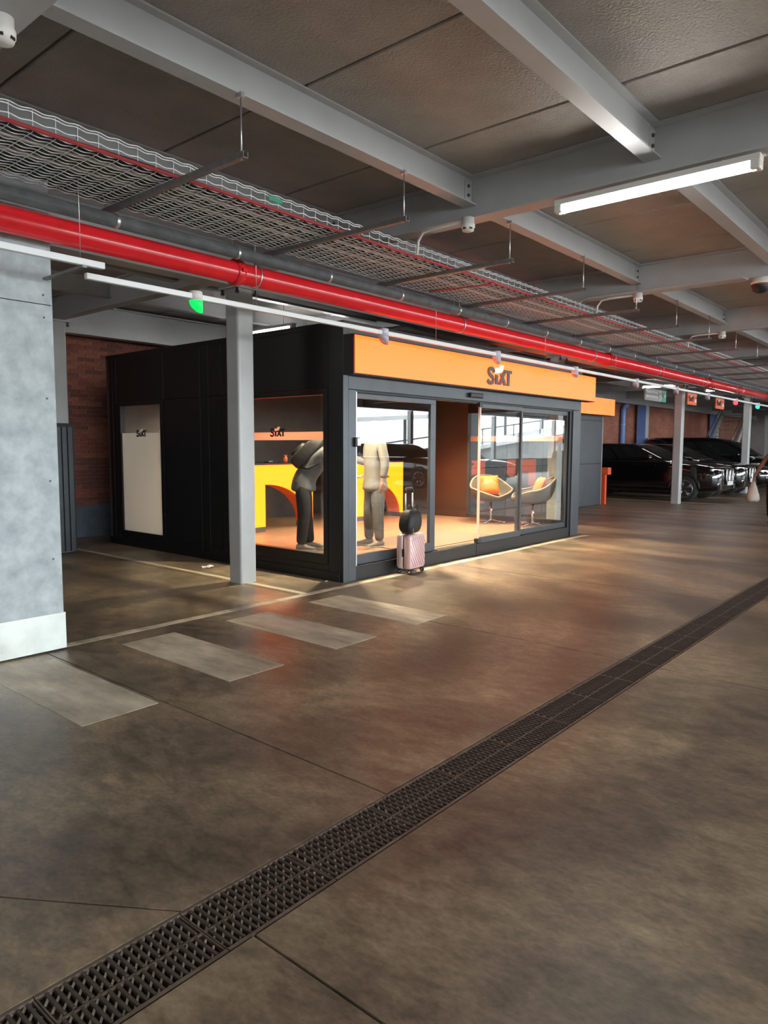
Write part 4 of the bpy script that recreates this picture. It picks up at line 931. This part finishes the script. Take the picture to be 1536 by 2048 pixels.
def standing_man():
    loc = (7.02, 6.10, KF); rz = math.radians(158); t = thing('person', 'person in a pale grey jacket standing inside the kiosk holding a phone', 'person', loc, rz)
    M_ = Matrix.Translation(loc) @ Matrix.Rotation(rz, 4, 'Z') @ Matrix.Scale(.945, 4)
    V = Vector
    N = {'pel': ((0, 0, .94), .12), 'wai': ((0, 0, 1.10), .11), 'che': ((.0, 0, 1.28), .13), 'nb': ((0, 0, 1.45), .062), 'nk': ((.012, 0, 1.52), .052), 'h0': ((.03, 0, 1.585), .066), 'h1': ((.02, 0, 1.66), .090), 'h2': ((.012, 0, 1.725), .062),
         'sl': ((0, .17, 1.41), .055), 'el': ((-.03, .235, 1.14), .042), 'wl': ((.02, .255, .90), .028), 'sr': ((0, -.17, 1.41), .055), 'er': ((-.02, -.24, 1.13), .042), 'wr': ((.28, -.24, 1.22), .028),
         'hl': ((0, .09, .88), .085), 'kl': ((.01, .10, .48), .055), 'al': ((-.02, .11, .09), .04), 'hr': ((0, -.09, .88), .085), 'kr': ((.04, -.10, .48), .055), 'ar': ((.03, -.12, .09), .04)}
    E_ = chain('pel', 'wai', 'che', 'nb', 'nk', 'h0', 'h1', 'h2')+chain('che', 'sl', 'el', 'wl')+chain('che', 'sr', 'er', 'wr')+chain('pel', 'hl', 'kl', 'al')+chain('pel', 'hr', 'kr', 'ar')
    hand_nodes(N, E_, 'wl', 1, V((.02, .255, .90)), V((.1, .02, -1)).normalized(), V((1, 0, .1)).normalized(), 'L'); hand_nodes(N, E_, 'wr', 1, V((.28, -.24, 1.22)), V((.75, .35, .5)).normalized(), V((0, .8, -.55)).normalized(), 'R')
    skin('body', N, E_, 'pel', M_SKIN, t, M_)
    J = {'low': ((.0, 0, .74), .185), 'mid': ((0, 0, .82), .175), 'pel': ((0, 0, .93), .160), 'wai': ((0, 0, 1.12), .140), 'che': ((0, 0, 1.29), .150), 'nb': ((0, 0, 1.44), .085), 'sl': ((0, .175, 1.40), .075), 'el': ((-.03, .245, 1.14), .062), 'wl': ((.015, .258, .93), .047), 'sr': ((0, -.175, 1.40), .075), 'er': ((-.02, -.25, 1.13), .062), 'wr': ((.24, -.24, 1.205), .047)}
    skin('jacket', J, chain('low', 'mid', 'pel', 'wai', 'che', 'nb')+chain('che', 'sl', 'el', 'wl')+chain('che', 'sr', 'er', 'wr'), 'che', M_JACKET, t, M_)
    T = {'pel': ((0, 0, .90), .085), 'hl': ((0, .075, .82), .100), 'ml': ((.005, .095, .66), .098), 'kl': ((.01, .105, .47), .082), 'cl': ((0, .11, .26), .075), 'al': ((-.015, .115, .07), .062), 'hr': ((0, -.075, .82), .100), 'mr': ((.02, -.095, .66), .098), 'kr': ((.04, -.105, .47), .082), 'cr': ((.035, -.115, .26), .075), 'ar': ((.03, -.125, .07), .062)}
    skin('trousers', T, chain('pel', 'hl', 'ml', 'kl', 'cl', 'al')+chain('pel', 'hr', 'mr', 'kr', 'cr', 'ar'), 'pel', M_TROUS, t, M_)
    shoe(t, M_, 0.0, .115, 0, .25, M_SHOE); shoe(t, M_, .05, -.125, 0, -.3, M_SHOE)
    head_parts(t, M_, (.02, 0, 1.65), (1, 0, -.15), (.15, 0, 1), M_HAIR, M_SKIN, hair=False)
    p = thing('phone', 'blue phone held up by the standing man', 'phone', tuple(M_ @ V((.36, -.20, 1.28))), rz); MB().box(-.005, .005, -.038, .038, -.065, .085).xf(M_ @ Matrix.Translation((.375, -.195, 1.30)) @ Matrix.Rotation(-.45, 4, 'Y') @ Matrix.Rotation(.5, 4, 'Z')).build('handset', M_PHONE, p, bevel=.004)
standing_man()
def bending_man():
    loc = (6.16, 6.50, KF); rz = math.radians(-47); V = Vector
    t = thing('person', 'person in dark trousers bending forward inside the kiosk side window', 'person', loc, rz)
    M_ = Matrix.Translation(loc) @ Matrix.Rotation(rz, 4, 'Z') @ Matrix.Scale(.95, 4)
    N = {'pel': ((-.04, 0, .93), .12), 'wai': ((.06, 0, 1.07), .11), 'che': ((.20, 0, 1.21), .13), 'nb': ((.34, 0, 1.34), .062), 'nk': ((.40, 0, 1.39), .052), 'h0': ((.47, 0, 1.41), .066), 'h1': ((.54, 0, 1.42), .088), 'h2': ((.585, 0, 1.45), .062),
         'sl': ((.30, .17, 1.27), .055), 'el': ((.42, .22, 1.03), .042), 'wl': ((.60, .16, .98), .028), 'sr': ((.30, -.17, 1.27), .055), 'er': ((.42, -.22, 1.03), .042), 'wr': ((.60, -.16, .98), .028),
         'hl': ((-.03, .09, .87), .085), 'kl': ((0, .10, .48), .055), 'al': ((.05, .10, .09), .04), 'hr': ((-.03, -.09, .87), .085), 'kr': ((-.02, -.09, .48), .055), 'ar': ((-.06, -.09, .09), .04)}
    E_ = chain('pel', 'wai', 'che', 'nb', 'nk', 'h0', 'h1', 'h2')+chain('che', 'sl', 'el', 'wl')+chain('che', 'sr', 'er', 'wr')+chain('pel', 'hl', 'kl', 'al')+chain('pel', 'hr', 'kr', 'ar')
    hand_nodes(N, E_, 'wl', 1, V((.60, .16, .98)), V((.95, -.2, -.15)).normalized(), V((0, 1, 0)), 'L'); hand_nodes(N, E_, 'wr', 1, V((.60, -.16, .98)), V((.95, .2, -.15)).normalized(), V((0, 1, 0)), 'R')
    skin('body', N, E_, 'pel', M_SKIN, t, M_)
    J = {'low': ((-.03, 0, .75), .180), 'mid': ((-.03, 0, .83), .170), 'pel': ((-.02, 0, .94), .158), 'wai': ((.07, 0, 1.08), .145), 'che': ((.20, 0, 1.21), .155), 'nb': ((.33, 0, 1.33), .085), 'sl': ((.30, .175, 1.26), .078), 'el': ((.42, .23, 1.03), .062), 'wl': ((.57, .17, .985), .045), 'sr': ((.30, -.175, 1.26), .078), 'er': ((.42, -.23, 1.03), .062), 'wr': ((.57, -.17, .985), .045)}
    skin('shirt', J, chain('low', 'mid', 'pel', 'wai', 'che', 'nb')+chain('che', 'sl', 'el', 'wl')+chain('che', 'sr', 'er', 'wr'), 'che', M_SHIRT, t, M_)
    T = {'pel': ((-.04, 0, .90), .09), 'hl': ((-.035, .075, .82), .105), 'ml': ((-.01, .095, .66), .10), 'kl': ((.0, .10, .47), .085), 'cl': ((.02, .10, .26), .078), 'al': ((.045, .10, .07), .066), 'hr': ((-.035, -.075, .82), .105), 'mr': ((-.025, -.09, .66), .10), 'kr': ((-.02, -.09, .47), .085), 'cr': ((-.04, -.09, .26), .078), 'ar': ((-.06, -.09, .07), .066)}
    skin('trousers', T, chain('pel', 'hl', 'ml', 'kl', 'cl', 'al')+chain('pel', 'hr', 'mr', 'kr', 'cr', 'ar'), 'pel', M_JEANS, t, M_)
    shoe(t, M_, .07, .10, 0, .1, M_SHOE); shoe(t, M_, -.04, -.09, 0, -.1, M_SHOE)
    head_parts(t, M_, (.53, 0, 1.42), (.75, 0, -.66), (.66, 0, .75), M_HAIR, M_SKIN)
    b = thing('backpack', 'black backpack on the back of the bending customer', 'backpack', tuple(M_ @ V((.0, 0, 1.2))), rz)
    B = M_ @ Matrix.Translation((.035, 0, 1.30)) @ Matrix.Rotation(math.radians(45), 4, 'Y'); R = []
    for z, w, d in ((-.27, .10, .05), (-.25, .14, .085), (-.15, .16, .105), (.0, .16, .10), (.14, .145, .085), (.22, .11, .06), (.25, .06, .03)): R.append([(x*1.0, y, z) for x, y in rrect(-d, d, -w, w, min(d, w)*.6, 4)])
    MB().loft(R).xf(B).build('main_bag', M_BAGB, b, sub=1)
    MB().loft([[(x-.10, y, z) for x, y in rrect(-.04*k, .04*k, -.11*k, .11*k, .03*k, 3)] for z, k in ((-.2, .5), (-.17, 1), (.0, 1), (.04, .5))]).xf(B).build('front_pocket', M_BAGB, b, sub=1)
    for s in (-1, 1): MB().tube([(.09, s*.09, .2), (.19, s*.12, .12), (.21, s*.15, -.02), (.16, s*.15, -.16), (.08, s*.12, -.2)], .016, 6).xf(B).build('strap', M_BAGB, b)
    MB().tube([(.03, -.03, .25), (.02, 0, .30), (.03, .03, .25)], .009, 6).xf(B).build('grab_loop', M_BAGB, b)
bending_man()
def pedestrian():
    loc = (15.0, 3.03, 0); rz = PI; V = Vector
    t = thing('person', 'person in dark clothing at the right edge carrying a pale carrier bag', 'person', loc, rz)
    M_ = Matrix.Translation(loc) @ Matrix.Rotation(rz, 4, 'Z') @ Matrix.Scale(.95, 4)
    N = {'pel': ((0, 0, .94), .12), 'wai': ((0, 0, 1.10), .10), 'che': ((.0, 0, 1.28), .12), 'nb': ((0, 0, 1.45), .055), 'nk': ((.012, 0, 1.52), .046), 'h0': ((.03, 0, 1.585), .064), 'h1': ((.02, 0, 1.66), .088), 'h2': ((.012, 0, 1.725), .06),
         'sl': ((0, .15, 1.41), .05), 'el': ((-.03, .21, 1.14), .04), 'wl': ((.04, .22, .92), .027), 'sr': ((0, -.15, 1.42), .052), 'er': ((0, -.275, 1.22), .045), 'wr': ((.02, -.385, 1.02), .030),
         'hl': ((0, .09, .88), .08), 'kl': ((.06, .09, .48), .055), 'al': ((.10, .09, .09), .038), 'hr': ((0, -.09, .88), .08), 'kr': ((-.03, -.09, .48), .055), 'ar': ((-.14, -.09, .10), .038)}
    E_ = chain('pel', 'wai', 'che', 'nb', 'nk', 'h0', 'h1', 'h2')+chain('che', 'sl', 'el', 'wl')+chain('che', 'sr', 'er', 'wr')+chain('pel', 'hl', 'kl', 'al')+chain('pel', 'hr', 'kr', 'ar')
    hand_nodes(N, E_, 'wl', 1, V((.04, .22, .92)), V((.1, 0, -1)).normalized(), V((1, 0, .1)).normalized(), 'L'); hand_nodes(N, E_, 'wr', -1, V((.02, -.385, 1.02)), V((.05, -.25, -1)).normalized(), V((1, 0, .05)).normalized(), 'R')
    skin('body', N, E_, 'pel', M_SKIND, t, M_)
    skin('top', {'low': ((0, 0, .93), .14), 'wai': ((0, 0, 1.10), .125), 'che': ((0, 0, 1.28), .14), 'nb': ((0, 0, 1.43), .07), 'sl': ((0, .16, 1.39), .065), 'sr': ((0, -.16, 1.40), .065)}, chain('low', 'wai', 'che', 'nb')+chain('che', 'sl')+chain('che', 'sr'), 'che', M_JEANS, t, M_)
    skin('trousers', {'pel': ((0, 0, .92), .135), 'hl': ((0, .085, .84), .11), 'kl': ((.06, .095, .47), .09), 'al': ((.09, .095, .10), .075), 'hr': ((0, -.085, .84), .11), 'kr': ((-.03, -.095, .47), .09), 'ar': ((-.13, -.095, .12), .075)}, chain('pel', 'hl', 'kl', 'al')+chain('pel', 'hr', 'kr', 'ar'), 'pel', M_JEANS, t, M_)
    shoe(t, M_, .12, .09, 0, 0, M_PLASTIC); shoe(t, M_, -.12, -.09, .015, 0, M_PLASTIC)
    head_parts(t, M_, (.02, 0, 1.65), (1, 0, 0), (0, 0, 1), M_HAIR, M_SKIND)
    H = M_ @ V((.03, -.42, .92)); b = thing('carrier_bag', 'crumpled pale plastic carrier bag held by the person at the right edge', 'bag', tuple(H))
    R = []
    for z, wx, wy in ((-.06, .015, .02), (-.12, .035, .05), (-.22, .06, .09), (-.32, .08, .115), (-.40, .075, .12), (-.45, .05, .09)):
        R.append([(H.x+(wx*math.cos(a))*(1+.12*math.sin(3*a+z*20)), H.y+wy*math.sin(a)*(1+.1*math.cos(4*a+z*14)), H.z+z+.012*math.sin(2*a)) for a in [2*PI*k/18 for k in range(18)]])
    MB().loft(R).build('bag_body', M_POLY, b)
    for s in (-1, 1): MB().tube([(H.x+.03*s, H.y+.03, H.z-.14), (H.x+.02*s, H.y+.012, H.z-.03), (H.x+.012*s, H.y, H.z+.012), (H.x+.02*s, H.y-.012, H.z-.03), (H.x+.03*s, H.y-.03, H.z-.14)], .008, 6).build('bag_handle', M_POLY, b)
pedestrian()

# ================================================================== SUITCASE AND BAG
def suitcase():
    loc = (6.44, 5.045, 0); rz = math.radians(6.6); M_ = Matrix.Translation(loc) @ Matrix.Rotation(rz, 4, 'Z') @ Matrix.Translation((0, -.0, 0))
    t = thing('suitcase', 'rose metallic cabin suitcase with raised handle standing outside the kiosk glazing', 'suitcase', loc, rz)
    w, d = .165, .095; z0, z1 = .055, .455
    def shell(ya, yb):
        out = []
        for y, k in ((ya, .93), (ya+.02*(1 if yb > ya else -1), 1.0), (yb, 1.0)): out.append([(x*k, y, (z0+z1)/2+z*k) for x, z in rrect(-w, w, -(z1-z0)/2, (z1-z0)/2, .035, 5)])
        return MB().loft(out)
    f = shell(-d, -.008).xf(M_).build('front_shell', M_PINK, t); shell(d, .008).xf(M_).build('rear_shell', M_SHELLS, t)
    MB().loft([[(x, y, (z0+z1)/2+z) for x, z in rrect(-w+.004, w-.004, -(z1-z0)/2+.004, (z1-z0)/2-.004, .033, 5)] for y in (-.008, .008)]).xf(M_).build('zip_band', M_PLASTIC, t)
    # diagonal ribs on the front shell
    for k in range(-4, 9):
        c = -w+.045*k; pts = []
        xa, za = c, z1-.03; xb, zb_ = c+.62*(z1-z0-.06), z0+.03
        # clip to the face
        lo, hi = -w+.014, w-.014
        def cl(x): return za+(x-xa)/(xb-xa)*(zb_-za)
        a, b = max(xa, lo), min(xb, hi)
        if b-a < .03: continue
        q = MB().tube([(a, -d-.0005, cl(a)), (b, -d-.0005, cl(b))], .0045, 6).xf(M_).build('rib', M_SHELLS); q.parent = f
    for x in (-.135, .135):
        for y in (-.07, .07):
            wl = MB().lathe([(.024, -.012), (.027, -.008), (.027, .008), (.024, .012)], 16, (x, y, .027), M=Matrix.Rotation(PI/2, 4, 'Y')).xf(M_).build('wheel', M_PLASTIC, t)
            MB().tube([(x, y, .03), (x, y, .058)], .012, 8).xf(M_).build('wheel_fork', M_PLASTIC, t)
            q = MB().lathe([(.014, -.0135), (.014, .0135)], 12, (x, y, .027), M=Matrix.Rotation(PI/2, 4, 'Y')).xf(M_).build('hub', M_RIM); q.parent = wl
    MB().box(-.10, .10, -.02, .07, z1-.002, z1+.012).xf(M_).build('handle_socket', M_PLASTIC, t, bevel=.004)
    for x in (-.075, .075): MB().tube([(x, .03, z1), (x, .03, .72)], .0105, 10).xf(M_).build('handle_tube', M_ALU, t); MB().tube([(x, .03, .72), (x, .03, .93)], .0085, 10).xf(M_).build('handle_tube', M_ALU, t)
    MB().tube([(-.075, .03, .92), (-.075, .03, .955), (-.06, .03, .972), (.06, .03, .972), (.075, .03, .955), (.075, .03, .92)], .014, 10).xf(M_).build('grip', M_PLASTIC, t)
    MB().box(-w-.006, -w, -.015, .015, .20, .29).xf(M_).build('lock', M_PLASTIC, t, bevel=.003)
    b = thing('holdall', 'small black holdall slung on top of the rose suitcase', 'bag', tuple(M_ @ Vector((-.06, -.01, z1))), rz)
    R = []
    for z, a, c, ox in ((-.05, .05, .04, -.05), (-.035, .095, .07, -.05), (.02, .118, .088, -.045), (.10, .115, .085, -.035), (.17, .10, .07, -.025), (.20, .07, .03, -.02)):
        R.append([(ox-.055+x*1.22+.004*math.sin(5*i), y*1.1-.05, z1+.068+z*1.12) for i, (x, y) in enumerate(rrect(-a, a, -c, c, min(a, c)*.6, 4))])
    MB().loft(R).xf(M_).build('bag_body', M_BAGB, b, sub=1)
    for y in (-.07, .0): MB().tube([(-.16, y-.02, z1+.22), (-.12, y-.03, z1+.31), (-.08, y-.03, z1+.335), (-.04, y-.03, z1+.31), (-.01, y-.02, z1+.22)], .008, 7).xf(M_).build('handle', M_BAGB, b)
    MB().tube([(-.17, -.125, z1+.15), (-.175, -.132, z1+.09), (-.165, -.13, z1+.02)], .007, 6).xf(M_).build('zip_pull', M_GALV, b)
suitcase()
def scrap(x, y, s, label):
    mb = MB(); n = 6; v = []
    for j in range(n):
        for i in range(n): v.append((x+s*(i/(n-1)-.5), y+s*.6*(j/(n-1)-.5), .004+random.uniform(0, s*.18)))
    mb.add(v, [(j*n+i, j*n+i+1, (j+1)*n+i+1, (j+1)*n+i) for j in range(n-1) for i in range(n-1)]); o = mb.build('paper_scrap', M_DIRTY); tag(o, label, 'litter', 'scraps of litter by the kiosk')
    q = o.modifiers.new('solid', 'SOLIDIFY'); q.thickness = .002
scrap(5.06, 7.05, .14, 'crumpled scrap lying by the kiosk side wall'); scrap(5.37, 5.36, .045, 'tiny white scrap at the kiosk corner')
